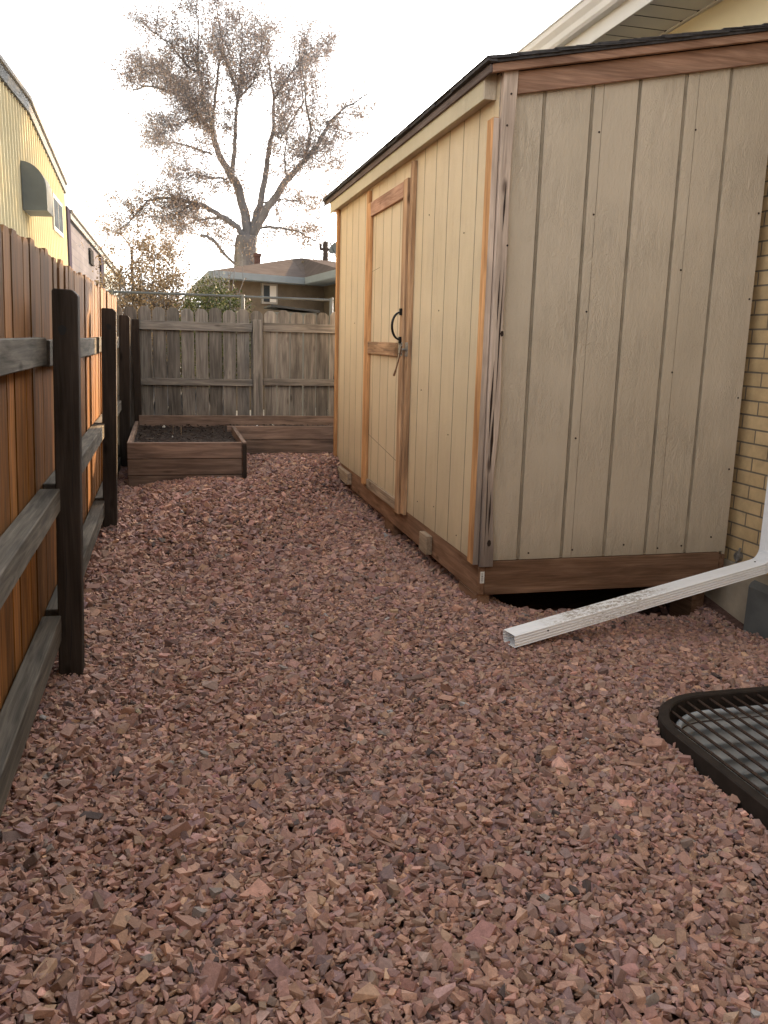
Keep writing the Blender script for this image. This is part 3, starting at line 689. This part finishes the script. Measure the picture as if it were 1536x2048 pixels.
# ------------------------------------------------------------------ house on the right
def make_house():
    root = thing('brick_house', 'tan brick house with white gutter and soffit rising behind the shed on the right', 'house', (3.55, 4, 0))
    W = 3.55; Y0, Y1 = -6.0, 8.15
    bx('brick_wall', 'brick', root, W, W+.2, Y0, Y1, .19, 2.9, bevel=0)
    bx('foundation', 'concrete', root, W-.012, W+.2, 3.95, Y1, -1.2, .187, bevel=0)
    m = MB(); zt = .15
    m.prism([(W-.09, -6, -1.2), (W-.014, -6, -1.2), (W-.014, -6, zt), (W-.07, -6, zt-.03)], (0, 6+4.42, 0)); m.build('foundation_parging', 'concrete_grey', root, .02)
    bx('upper_wall', 'cream', root, W+.003, W+.2, Y0, Y1, 2.902, 3.775, bevel=0)
    bx('unseen_shade_block', 'brick', root, -.9, W-.1, -5.0, -1.3, -.1, 3.0, bevel=0)  # unseen block added behind the camera to dim the foreground and near fence
    bx('end_wall', 'brick', root, W+.2, 11, Y1-.2, Y1, -.2, 3.775, bevel=0)
    bx('end_wall', 'brick', root, W+.2, 11, Y0, Y0+.2, -.2, 3.775, bevel=0)
    bx('soffit', 'soffit', root, 3.15, W, Y0, Y1+.02, 3.776, 3.79, bevel=0)
    y = 4.8
    while y < Y1:
        bx('soffit_seam', 'trim_metal', root, 3.152, W-.03, y, y+.006, 3.7735, 3.7758, bevel=0); y += .20
    m = MB(); m.box(W-.028, W-.004, 0, Y1, 3.762, 3.7755); m.build('soffit_channel', 'soffit', root)
    y = 4.8
    while y < Y1: bx('soffit_notch', 'ink', root, W-.036, W-.02, y-.01, y+.012, 3.7720, 3.7757, bevel=0); y += .20
    bx('fascia_board', 'soffit', root, 3.128, 3.149, Y0, Y1+.02, 3.768, 3.985, axis=1)
    # K-style gutter
    pr = [(3.127, 3.885), (3.075, 3.885), (3.060, 3.905), (3.050, 3.945), (3.025, 3.985), (3.018, 4.022), (3.010, 4.026), (3.010, 4.040), (3.026, 4.042), (3.030, 4.0), (3.06, 3.95), (3.075, 3.90), (3.12, 3.90), (3.127, 3.99)]
    m = MB(); m.prism([(x, Y0, z) for x, z in pr], (0, Y1-Y0+.05, 0), axis=1); m.build('gutter', 'gutter', root)
    m = MB(); m.prism([(3.06, Y0, 4.0), (7.2, Y0, 5.35), (7.2, Y0, 5.42), (3.06, Y0, 4.05)], (0, Y1-Y0+.05, 0)); m.prism([(7.2, Y0, 5.35), (11.6, Y0, 4.0), (11.6, Y0, 4.05), (7.2, Y0, 5.42)], (0, Y1-Y0+.05, 0))
    m.prism([(W, Y1-.2, 3.776), (11, Y1-.2, 3.776), (7.2, Y1-.2, 5.3)], (0, .18, 0)); m.build('roof', 'far_roof', root)
    # meter nub by the shed corner
    m = MB(); m.tube([(W-.03, 4.60, .24), (W+.01, 4.60, .24)], .03, 8); m.tube([(W-.04, 4.585, .20), (W-.02, 4.585, .30)], .008, 6); m.build('hose_bib', 'rust_metal', root)
make_house()

def make_downspout():
    root = thing('downspout', 'white ribbed metal downspout running down the brick wall and out over the gravel', 'downspout', (3.45, 4.25, .3))
    def sect():                                                  # section in (u = across, v = up) with ribs on the sides
        p = []; w_, h_ = .052, .034; n = 4
        for i in range(n*4+1):
            t = i/(n*4); p.append((w_, -h_+.004+t*(2*h_-.008), .0022*(1 if i % 4 in (1, 2) else -1)))
        s = [(u-d, v) for u, v, d in p]
        top = [(w_-.006-i*(2*w_-.012)/8, h_-(.0012 if i % 2 else 0)) for i in range(9)]
        left = [(-u, v) for u, v in reversed(s)]
        bot = [(-x, -y) for x, y in top]
        return s+top+left+bot
    S = sect(); n = len(S)
    def sweep(name, pts, vups, mat):
        m = MB(); v = []
        for i, p in enumerate(pts):
            p = Vector(p); d = (Vector(pts[min(i+1, len(pts)-1)])-Vector(pts[max(i-1, 0)])).normalized()
            u = d.cross(Vector(vups[i])).normalized(); vv = u.cross(d).normalized()
            v += [p+u*a+vv*b for a, b in S]
        f = [(i*n+a, i*n+(a+1) % n, (i+1)*n+(a+1) % n, (i+1)*n+a) for i in range(len(pts)-1) for a in range(n)]
        m.add(v, f); o = m.build(name, mat, root)
        md = o.modifiers.new('thick', 'SOLIDIFY'); md.thickness = .0016; md.offset = -1
        return o
    a = Vector((1.672, 3.885, .055)); b = Vector((3.415, 4.236, .279))
    pts = [a.lerp(b, t) for t in (0, .25, .5, .75, 1)]
    sweep('extension_pipe', pts, [(0, 0, 1)]*5, 'downspout')
    el = []; ups = []
    for i in range(17):
        t = i/16; th = t*RD(82); rr = .085
        dirv = (b-a).normalized(); q = b-dirv*.02+dirv*(rr*math.sin(th))+Vector((0, 0, rr*(1-math.cos(th))))
        el.append(q); ups.append((-math.sin(th), 0, math.cos(th)))
    S2 = S
    o = sweep('elbow', el, ups, 'white_paint')
    me = o.data                                                   # crimps round the elbow
    for k, vtx in enumerate(me.vertices):
        i = k//n; c = el[i]; s = 1.01+.03*(i % 2); vtx.co = c+(vtx.co-c)*s
    top = el[-1]
    pts = [top-Vector((0, 0, .01)), top+Vector((.002, 0, .5)), top+Vector((.004, 0, 3.2))]
    sweep('vertical_pipe', pts, [(-1, 0, 0)]*3, 'downspout')
    for z in (1.3, 3.0): bx('strap', 'white_paint', root, top.x-.037, 3.55, top.y-.06, top.y+.06, z, z+.025)
    m = MB()
    for t, z in ((.12, .0),): 
        c = a.lerp(b, t); m.tube([c+Vector((0, -.0525, .01)), c+Vector((0, -.058, .01))], .005, 6); m.build('screw', 'nail', root); m = MB()
    c = b-(b-a).normalized()*.05; m.tube([c+Vector((0, 0, .033)), c+Vector((0, 0, .039))], .006, 6)
    m.build('screw', 'nail', root)
make_downspout()

# ------------------------------------------------------------------ window well with grate
def make_well():
    root = thing('window_well', 'corrugated grey steel window well under a dark rebar grate set in the gravel', 'window well', (2.6, 2.3, 0))
    path = well_path(.085, 14)
    m = MB(); v = []; rows = 150; depth = 1.15; zt = .0; n = len(path)
    cx, cy = 2.75, 2.2
    def nrm(i):
        a = Vector(path[max(i-1, 0)]); b = Vector(path[min(i+1, n-1)]); d = (b-a).normalized(); return Vector((-d.y, d.x))
    for j in range(rows+1):
        z = zt-depth*j/rows; off = .014*math.sin(j/rows*depth/.078*2*math.pi)
        for i, p in enumerate(path):
            q = Vector(p)+nrm(i)*(-off); v.append((q.x, q.y, z))
    f = [(j*n+i, j*n+i+1, (j+1)*n+i+1, (j+1)*n+i) for j in range(rows) for i in range(n-1)]
    m.add(v, f); m.build('corrugated_liner', 'galv', root, smooth=True)
    m = MB(); m.tube([(x, y, .008) for x, y in well_path(.082, 14)], .014, 10); m.build('rolled_rim', 'galv', root, smooth=True)
    o1 = well_path(.085, 14); o2 = well_path(-.12, 14)
    m = MB(); v = [(x, y, -.03) for x, y in o1]+[(x, y, -.045) for x, y in o2]
    m.add(v, [(i, i+1, n+i+1, n+i) for i in range(n-1)]); m.build('collar', 'ground', root)
    m = MB(); m.box(WX0, WX1+.1, WY0, WY1, -1.1, -1.0); m.build('well_floor', 'stone_floor' if 'stone_floor' in M else 'concrete_grey', root)
    bx('sill_block', 'concrete_grey', root, 2.9, 3.45, 1.9, 2.6, -1.0, -.62, bevel=.02)
    g = thing('well_grate', 'dark brown metal grate of parallel rebar lying on the window well', 'grate', (2.6, 2.3, .05))
    outer = well_path(0, 14); inner = well_path(.042, 14)
    za, zb = -.03, .072
    m = MB(); v = []
    for (x, y), (x2, y2) in zip(outer, inner): v += [(x, y, za), (x, y, zb), (x2, y2, zb), (x2, y2, za)]
    f = []
    for i in range(n-1):
        for k in range(4): f.append((i*4+k, i*4+(k+1) % 4, (i+1)*4+(k+1) % 4, (i+1)*4+k))
    f += [(0, 1, 2, 3), (4*n-1, 4*n-2, 4*n-3, 4*n-4)]
    m.add(v, f); m.build('frame', 'dark_frame', g, .005)
    bx('frame', 'dark_frame', g, WX1-.0, WX1+.04, WY0, WY1, za, zb, axis=1)
    ip = np.array(inner)
    x = WX0+.075
    while x < WX1-.02:
        # clip a bar running along Y to the inner outline
        def yat(x, top):
            r = WR-.048; cxx = WX0+.048+r
            dy = r-math.sqrt(max(0, r*r-min(0, x-cxx)**2)) if x < cxx else 0
            return (WY1-.048-dy) if top else (WY0+.048+dy)
        ya, yb = yat(x, False)-.02, yat(x, True)+.02
        m = MB(); L = yb-ya; k = int(L/.008); sk = 0
        pts = [(x+sk*(t/k-.5), ya+L*t/k, .052) for t in range(k+1)]
        m.tube(pts, [.0058+(.0006 if t % 2 else 0) for t in range(k+1)], 6); m.build('rebar', 'rebar', g)
        x += .060
    m = MB(); m.tube([(WX0+.03, 2.05, .037), (WX1, 2.05, .037)], .008, 6); m.build('cross_bar', 'rebar', g)
make_well()

# ------------------------------------------------------------------ buildings beyond the left fence
def make_left_buildings():
    root = thing('metal_warehouse', 'yellow ribbed metal building with low gable roof behind the left fence', 'building', (-3.5, 20, 0))
    X = -3.5; Y0, YR, Y1 = 8.0, 25.7, 33.7
    def zt(y): return 7.50-(abs(y-YR)*(.098 if y > YR else .055))
    m = MB(); v = []; y = Y0; prof = []
    while y < Y1:
        prof += [(y, 0), (y+.26, 0), (y+.29, -.05), (y+.36, -.05), (y+.39, 0)]; y += .42
    for (yy, d) in prof: v += [(X+(-d)-.0, yy, 0), (X-d, yy, zt(yy)-.12)]
    m.add(v, [(2*i, 2*i+1, 2*i+3, 2*i+2) for i in range(len(prof)-1)], r=.5)
    m.build('ribbed_wall', 'yellow', root)
    m = MB(); m.box(-15, X-.01, Y1-.1, Y1, 0, 6.4); m.box(-15, X-.02, Y0, Y0+.1, 0, 6.6); m.build('end_wall', 'yellow', root)
    m = MB()
    for (a, b) in ((Y0, YR), (YR, Y1+.35)):
        m.prism([(X-.02, a, zt(a)-.30), (X-.02, b, zt(b)-.30), (X-.02, b, zt(b)+.0), (X-.02, a, zt(a)+.0)], (.12, 0, 0))
    m.build('roof_edge', 'trim_metal', root)
    m = MB()
    for (a, b) in ((Y0, YR), (YR, Y1+.38)):
        m.prism([(X-11.5, a, zt(a)+.002), (X-11.5, b, zt(b)+.002), (X-11.5, b, zt(b)+.10), (X-11.5, a, zt(a)+.10)], (11.66, 0, 0))
    m.build('roof', 'pale_edge', root)
    # rounded hood
    m = MB(); ya, yb = 24.1, 25.3; zb, ztp = 4.52, 5.70; pj = .58
    prof = [(X+.04, zb), (X+pj+.04, zb+.02)]+[(X+.04+pj*math.cos(a), 5.06+.64*math.sin(a)) for a in [k/8*math.pi/2 for k in range(9)]]
    m.prism([(x, ya, z) for x, z in prof], (0, yb-ya, 0)); m.build('vent_hood', 'grey_metal', root, label='grey rounded sheet metal hood')
    m = MB(); m.box(X+.03, X+.09, 30.1, 32.6, 4.72, 5.84); wf = m.build('window', 'white_frame', root)
    m = MB(); m.box(X+.088, X+.097, 30.2, 31.3, 4.84, 5.72); m.box(X+.088, X+.097, 31.42, 32.5, 4.84, 5.72); m.build('pane', 'window', wf)
    # mauve block building
    r2 = thing('block_building', 'long mauve blockwork building with dark trim beyond the yellow one', 'building', (-3.5, 45, 0))
    Xb = -3.55
    bx('block_wall', 'blockwork', r2, Xb-10, Xb, 35.2, 70, 0, 5.75, bevel=0)
    bx('corner_trim', 'purple_dark', r2, Xb-.1, Xb+.1, 34.6, 35.5, 0, 6.05, bevel=0)
    bx('roof_edge', 'trim_metal', r2, Xb-10, Xb+.12, 35.5, 70.3, 5.72, 5.95, bevel=0)
    bx('roof', 'pale_edge', r2, Xb-10, Xb+.2, 35.5, 70.5, 5.952, 6.05, bevel=0)
    bx('vent_window', 'ink', r2, Xb+.001, Xb+.1, 44.2, 46.0, 4.75, 5.45, bevel=0)
    bx('pilaster', 'purple_dark', r2, Xb+.001, Xb+.1, 51, 52.4, 0, 5.7, bevel=0)
    bx('downspout', 'pale_edge', r2, Xb+.001, Xb+.13, 52.8, 53.5, 0, 5.7, bevel=0)
    bx('wall_panel', 'grey_metal', r2, Xb+.001, Xb+.05, 54.5, 69.6, 0, 5.6, bevel=0)
    bx('corner_post', 'purple_dark', r2, Xb-.1, Xb+.15, 69.6, 70.4, 0, 5.85, bevel=0)
make_left_buildings()

# ------------------------------------------------------------------ far house
def make_far_house():
    root = thing('bungalow', 'brown hip-roofed bungalow with grey gutters above the far fence', 'house', (3, 19, 0))
    A = Vector((.85, 17.4, 2.75)); B = Vector((2.86, 18.4, 2.75)); C = Vector((3.06, 15.7, 2.75)); D = Vector((5.2, 15.9, 2.75)); E = Vector((.6, 27, 2.75)); G = Vector((5.6, 27, 2.75))
    P = Vector((3.06, 22.0, 3.44)); P2 = Vector((3.25, 21.6, 3.44)); P3 = Vector((3.1, 24.5, 3.44))
    t = Vector((0, 0, .03))
    vv = [A+t, B+t, C+t, D+t, E+t, G+t, P+t, P2+t, P3+t]
    m = MB(); m.add(vv, [(0, 1, 6), (1, 2, 7, 6), (2, 3, 7), (3, 5, 8, 7), (7, 8, 6), (6, 8, 4, 0), (4, 8, 5)])
    m.build('roof', 'far_roof', root)
    m = MB()                                                    # soffit
    z = 2.66; q = [Vector((p.x, p.y, z)) for p in (A, B, C, D, G, E)]
    m.add(q, [(0, 5, 4, 3, 2, 1)]); m.build('soffit', 'far_gutter', root)
    gm = MB()
    for a, b in ((A, B), (B, C), (C, D), (A, E)):
        d = (b-a).normalized(); nrm = Vector((d.y, -d.x, 0))
        gm.prism([a-nrm*.05+Vector((0, 0, -.12)), a+nrm*.05+Vector((0, 0, -.10)), a+nrm*.06+Vector((0, 0, .03)), a-nrm*.05+Vector((0, 0, .03))], b-a)
    gm.build('gutter', 'far_gutter', root)
    def inset(a, b, k):
        d = (b-a).normalized(); return Vector((-d.y, d.x, 0))*k
    ov = .45
    A2 = Vector((1.25, 18.0)); B2 = Vector((3.35, 19.0)); C2 = Vector((3.5, 16.2)); D2 = Vector((5.0, 16.3)); E2 = Vector((1.1, 26.6)); G2 = Vector((5.2, 26.6))
    ps = [A2, B2, C2, D2, G2, E2]; v = []
    for p in ps: v += [(p.x, p.y, 0), (p.x, p.y, 2.66)]
    m = MB(); m.add(v, [(2*i, 2*((i+1) % 6), 2*((i+1) % 6)+1, 2*i+1) for i in range(6)]); m.build('wall', 'far_wall', root)
    d = (B2-A2).normalized(); nn = Vector((d.y, -d.x))
    def onwall(s, z, o=.0): q = A2+d*s+nn*o; return (q.x, q.y, z)
    def wp(name, mat, s0, s1, z0, z1, o, par, o0=0):
        m = MB(); m.prism([onwall(s0, z0, o0), onwall(s1, z0, o0), onwall(s1, z1, o0), onwall(s0, z1, o0)], (nn.x*(o-o0), nn.y*(o-o0), 0)); return m.build(name, mat, par)
    wf = wp('window', 'white_frame', .72, 1.10, 2.22, 2.63, .05, root)
    wp('pane', 'window', .76, .90, 2.26, 2.59, .056, wf, .051)
    wp('blind', 'gutter', .91, 1.06, 2.26, 2.59, .056, wf, .051)
    m = MB(); m.tube([(3.30, 17.0, 2.6), (3.33, 17.1, .5)], .03, 6); m.tube([(3.42, 17.6, 2.6), (3.42, 17.6, .5)], .03, 6); m.build('downpipe', 'gutter', root)
    m = MB(); m.box(2.20, 2.34, 22.6, 22.8, 2.9, 3.60); m.box(2.18, 2.36, 22.57, 22.83, 3.54, 3.62); m.build('chimney', 'chim', root)
    m = MB(); m.box(3.12, 3.26, 20.6, 20.8, 3.22, 3.32); m.build('roof_vent', 'far_wall', root)
    bin_ = thing('storage_box', 'low grey storage box with dark sloping lid in front of the bungalow', 'box', (2.0, 12.8, 0))
    bx('body', 'grey_metal', bin_, 1.50, 2.1, 12.5, 13.4, 0, 1.90, bevel=0); 
    m = MB(); m.prism([(1.44, 12.45, 1.97), (2.14, 12.45, 1.91), (2.14, 12.45, 1.94), (1.44, 12.45, 2.0)], (0, 1, 0)); m.build('lid', 'lid', bin_)
    # satellite dish on a mast on the wing roof
    dish = thing('satellite_dish', 'dark round satellite dish on a mast, half hidden by the shed roof corner', 'dish', (4.1, 19.9, 3.2))
    m = MB(); v = []; nr = 5; na = 20; axis = Vector((-.62, -.55, .55)).normalized(); u = axis.orthogonal().normalized(); w2 = axis.cross(u); c = Vector((3.77, 19.8, 3.52))
    for i in range(nr+1):
        for k in range(na):
            a = k/na*2*math.pi; r = .165*i/nr; v.append(c+u*r*math.cos(a)+w2*r*math.sin(a)+axis*(.06*(i/nr)**2))
    m.add(v, [(i*na+k, i*na+(k+1) % na, (i+1)*na+(k+1) % na, (i+1)*na+k) for i in range(nr) for k in range(na)])
    o = m.build('reflector', 'grey_metal', dish, smooth=True); md = o.modifiers.new('t', 'SOLIDIFY'); md.thickness = .015
    m = MB(); m.tube([c, c-axis*.08+Vector((0, 0, -.1)), (3.95, 19.9, 3.0)], .025, 6); m.tube([c+Vector((0, 0, -.18)), c+axis*.3], .01, 5); m.build('mast', 'pipe', dish)
    pl = thing('utility_pole', 'dark wooden utility pole with wires standing behind the bungalow roof', 'pole', (4.35, 24.5, 0))
    m = MB(); m.tube([(4.35, 24.5, 0), (4.35, 24.5, 4.2)], .075, 8); m.build('pole', 'pole', pl)
    m = MB(); m.box(4.18, 4.5, 24.44, 24.5, 3.95, 4.02); m.tube([(4.2, 24.47, 4.0), (4.2, 24.47, 4.12)], .04, 6); m.build('insulator', 'pole', pl)
    m = MB(); m.tube([(4.3, 24.5, 4.05), (4.5, 22.0, 3.75), (4.7, 19.5, 3.6)], .008, 4); m.tube([(4.2, 24.5, 4.1), (3.6, 27, 4.35), (3.2, 30, 4.75)], .008, 4); m.build('wire', 'pole', pl)
    sl_ = thing('street_lamp', 'distant thin street lamp left of the leafless tree', 'street lamp', (-1.55, 42, 0))
    m = MB(); m.tube([(-1.5, 42, 0), (-1.5, 42, 5.4)], .07, 6); m.build('pole', 'pole', sl_)
    m = MB(); m.tube([(-1.5, 42, 5.3), (-1.75, 42, 5.7), (-1.95, 42, 5.95)], .03, 6); m.box(-2.15, -1.9, 41.95, 42.05, 5.92, 6.0); m.build('arm', 'pole', sl_)
    cf = thing('chain_link_fence', 'low metal pipe fence rail running just above the far wooden fence', 'fence', (1, 12, 0))
    m = MB(); m.tube([(-1.9, 12, 2.07), (.3, 12, 2.075), (2.25, 12, 2.07)], .016, 6); m.build('top_rail', 'pipe', cf)
    for x in (-.68, 1.0, 2.22):
        m = MB(); m.tube([(x, 12, 0), (x, 12, 2.1)], .028, 8); m.build('post', 'pipe', cf)
make_far_house()

# ------------------------------------------------------------------ vegetation
def at_y(px, py, Y):
    d = fw+rt*((px-768)/FPX)+up*((1024-py)/FPX); return Vector((0, 0, EYE))+d*(Y/d.y)
def leaves_mesh(points, size, name, mat, parent):
    n = len(points); P = np.array([tuple(p[0]) for p in points]); rr = np.array([p[1] for p in points])
    a = rng.normal(size=(n, 3)); a /= np.linalg.norm(a, axis=1)[:, None]; b = rng.normal(size=(n, 3)); b -= (b*a).sum(1)[:, None]*a; b /= np.linalg.norm(b, axis=1)[:, None]
    s = size*rng.uniform(.55, 1.25, n)[:, None]
    V = np.stack([P-a*s*.6, P-b*s*.38+a*s*.05, P+a*s*.6, P+b*s*.38-a*s*.05], 1).reshape(-1, 3)
    me = bpy.data.meshes.new(name); me.from_pydata(V.tolist(), [], [(4*i, 4*i+1, 4*i+2, 4*i+3) for i in range(n)])
    at = me.attributes.new('rnd', 'FLOAT', 'POINT'); at.data.foreach_set('value', np.repeat(rr, 4).astype(np.float32)); me.materials.append(M[mat])
    o = bpy.data.objects.new(name, me); col.objects.link(o); o.parent = parent; o.matrix_parent_inverse = Matrix.Translation(parent.location).inverted(); return o
def make_tree():
    TY = 28.0; base = at_y(493, 540, TY)
    root = thing('bare_tree', 'tall spreading tree with few dry brown leaves rising behind the bungalow', 'tree', (base.x, TY, 0))
    limbs = [  # points in the photo seen at 28 m, start radius, end radius, depth swing
        ([(790, 1640), (790, 1500), (795, 1420)], .40, .33, 0),
        ([(800, 1430), (790, 1300), (740, 1130), (690, 1040), (620, 930), (590, 800), (500, 690), (410, 590), (330, 550), (200, 515), (110, 540)], .27, .02, 2.0),
        ([(590, 790), (575, 720), (535, 640), (520, 450), (500, 400), (505, 150), (480, 30)], .10, .012, -1.5),
        ([(590, 770), (600, 580), (630, 400), (650, 300), (620, 100), (600, 0)], .08, .012, 1.0),
        ([(500, 690), (440, 560), (330, 450), (210, 440), (140, 400)], .07, .012, 2.2),
        ([(520, 450), (440, 400), (330, 260), (190, 160)], .07, .012, -2.0),
        ([(710, 1080), (720, 900), (725, 780), (735, 600), (700, 440), (650, 310)], .13, .02, -1.8),
        ([(735, 600), (830, 500), (870, 400), (880, 260)], .06, .012, -2.5),
        ([(738, 640), (750, 470), (760, 300), (770, 140)], .06, .012, -.5),
        ([(820, 1400), (870, 1240), (910, 1050), (930, 880), (960, 760), (955, 560), (930, 400), (900, 200)], .20, .015, 2.0),
        ([(950, 800), (1000, 830), (1060, 740), (1130, 620), (1120, 400), (1100, 150)], .07, .012, 1.2),
        ([(955, 600), (1020, 500), (1090, 400), (1190, 350), (1290, 330)], .06, .01, .8),
        ([(825, 1430), (920, 1250), (1030, 1090), (1130, 980), (1220, 880), (1290, 740), (1360, 670), (1510, 570)], .22, .015, -2.0),
        ([(1150, 950), (1180, 780), (1150, 600), (1130, 350)], .08, .012, -2.6),
        ([(1290, 760), (1400, 800), (1510, 800)], .035, .006, -2.0),
        ([(1360, 680), (1430, 690), (1490, 712)], .02, .005, -2.0),
        ([(1030, 1090), (1020, 950), (1040, 780)], .07, .012, -1.2),
        ([(1190, 945), (1240, 980), (1280, 1050)], .02, .005, -2.0),
        ([(790, 1450), (740, 1370), (640, 1300), (540, 1240), (440, 1210), (300, 1190), (200, 1210), (100, 1320), (50, 1390)], .17, .012, -1.2),
        ([(540, 1230), (440, 1240), (370, 1290), (270, 1300)], .07, .015, -1.5),
        ([(640, 1310), (500, 1320), (420, 1360), (340, 1480)], .06, .012, 1.5),
        ([(870, 1370), (1000, 1370), (1100, 1390), (1200, 1450), (1250, 1480)], .07, .01, -2.0),
        ([(900, 1220), (1030, 1200), (1130, 1220), (1190, 1250)], .05, .01, 1.8),
        ([(745, 1625), (640, 1500), (570, 1430), (520, 1420)], .075, .055, -.6),
        ([(590, 930), (450, 880), (350, 860), (250, 870)], .06, .01, 1.8),
        ([(680, 1080), (580, 1070), (480, 1050), (400, 1090)], .06, .01, -1.6),
        ([(500, 700), (440, 720), (380, 780), (300, 790)], .045, .01, -1.0),
    ]
    trunk = MB(); twig = MB(); leaf = []
    def P3(z, dep): return at_y(230+z[0]/3.012, z[1]/3.012, TY+dep)
    allp = []
    for li, (pts, ra, rb, dep) in enumerate(limbs):
        ra *= .62 if li else .95
        n = len(pts); fine = []
        n0 = 0
        for i in range(n-1):
            for s in range(4):
                t = s/4; k = (i+t)/(n-1)
                z = (pts[i][0]*(1-t)+pts[i+1][0]*t+random.uniform(-5, 5), pts[i][1]*(1-t)+pts[i+1][1]*t+random.uniform(-5, 5))
                fine.append((P3(z, dep*k+(0 if li < 2 else 0)), k))
        fine.append((P3(pts[-1], dep), 1))
        rad = [rb+(ra-rb)*(1-k)**1.15 for _, k in fine]
        trunk.tube([p for p, _ in fine], rad, 8 if ra > .1 else 5, r=.5)
        if li == 0 or li == 23: continue
        for (p, k), r in zip(fine, rad):
            if k > .18 or ra < .12: allp.append((p, k, r, fine[-1][0]-fine[0][0], li))
    ctr = at_y(230+760/3.012, 800/3.012, TY)
    def branch(p, d, L, r, lev, dens):
        n = 4; q = p.copy(); pts = [q.copy()]; dd = d.copy()
        for i in range(n):
            dd = (dd+Vector((random.gauss(0, .22), random.gauss(0, .22), random.gauss(.06, .22)))).normalized(); q = q+dd*(L/n); pts.append(q.copy())
        twig.tube(pts, [max(r*(1-i/(n+.5)), .0022) for i in range(n+1)], 4 if lev < 2 else 3, cap=False, r=.5)
        if lev < 2:
            for i in range(1, n+1):
                for _ in range(2 if lev == 0 else 2):
                    nd = (dd+Vector((random.gauss(0, .7), random.gauss(0, .7), random.gauss(.1, .7)))).normalized()
                    branch(pts[i], nd, L*random.uniform(.38, .6), r*.5, lev+1, dens)
        if lev >= 1:
            for i in range(1, n+1):
                for _ in range(2):
                    if random.random() < dens:
                        o = Vector((random.gauss(0, .07), random.gauss(0, .07), random.gauss(-.03, .07)))
                        lo = pts[i].z
                        warm = .45*random.random()+(.35 if lo < 6.5 and random.random() < .55 else 0)
                        leaf.append((pts[i]+o, min(1, warm)))
    for (p, k, r, ov, li) in allp:
        for _ in range(3 if r < .09 else 1):
            if random.random() < .78:
                out = (p-ctr); out.y *= .6; out = out.normalized()
                d = (out*.7+ov.normalized()*.5+Vector((random.gauss(0, .55), random.gauss(0, .8), random.gauss(.1, .5)))).normalized()
                bare = li in (12, 14, 15) and k > .7
                branch(p, d, random.uniform(.5, 1.15)*(.6 if bare else 1), min(r*.35, .010), 0 if not bare else 1, .15 if not bare else .03)
    trunk.build('trunk', 'bark', root, smooth=True)
    tw = twig.build('twigs', 'bark', root)
    leaves_mesh(leaf, .052, 'crown', 'leaf_brown', root)
    m = MB(); c = at_y(230+985/3.012, 965/3.012, TY-1.2)
    print('leaves', len(leaf), 'twig v', len(twig.v))
make_tree()
def make_bush(name, label, cx, cy, z0, rx, ry, h, nst, nleaf, lsize, mat, shape=1.0, stems='bark'):
    root = thing(name, label, 'shrub' if 'shrub' in name or 'bush' in name else 'sapling', (cx, cy, 0), 'brown shrubs beyond the far fence' if 'brown' in name else None)
    m = MB(); leaf = []
    for s in range(nst):
        a = random.uniform(0, 2*math.pi); rr = math.sqrt(random.random())
        tip = Vector((cx+rx*rr*math.cos(a), cy+ry*rr*math.sin(a), z0+h*(1-shape*.5*rr*rr)*random.uniform(.6, 1.0)))
        b = Vector((cx+.25*rx*rr*math.cos(a), cy+.25*ry*rr*math.sin(a), 0)); pts = []
        for i in range(7):
            t = i/6; p = b.lerp(tip, t); p.z = tip.z*(t**.85); pts.append(p+Vector((random.gauss(0, .03), random.gauss(0, .03), 0)))
        m.tube(pts, [.014*(1-i/7)+.003 for i in range(7)], 4, cap=False)
        for k in range(5):
            i = random.randint(4, 6); d = Vector((random.gauss(0, 1), random.gauss(0, 1), random.gauss(.4, .6))).normalized()*random.uniform(.12, .4)
            e = pts[i]+d; m.tube([pts[i], pts[i]+d*.5+Vector((0, 0, .03)), e], [.005, .004, .002], 3, cap=False)
            for _ in range(nleaf):
                t = random.random(); leaf.append((pts[i].lerp(e, t)+Vector((random.gauss(0, .05), random.gauss(0, .05), random.gauss(0, .05))), random.random()))
    m.build('stems', stems, root)
    if leaf: leaves_mesh(leaf, lsize, 'foliage', mat, root)
make_bush('brown_shrub', 'large loose brown shrub beyond the corner of the two fences', -.35, 14.2, .3, .85, .7, 2.85, 150, 38, .034, 'leaf_tan', .7)
make_bush('brown_shrub', 'lower dull brown shrub between the tall shrub and the green bush', .25, 14.9, .3, .8, .6, 1.85, 110, 38, .034, 'leaf_tan')
make_bush('green_bush', 'rounded green bush just over the far fence left of its post', .68, 13.4, .3, .47, .5, 1.95, 150, 40, .036, 'leaf_green', .5)
make_bush('bare_sapling', 'thin leafless sapling stems rising before the bungalow gutter', .88, 15.6, .2, .6, .4, 3.6, 22, 1, .03, 'leaf_tan', .5)
# pale ground slab added beyond the far fence to brighten the picket gaps
m = MB(); m.box(-3.2, 14, 10.35, 75, -.02, .02); struct(tag(m.build('added_slab', 'pale_ground'), 'pale ground slab added beyond the far fence to brighten its gaps', 'added_slab'))
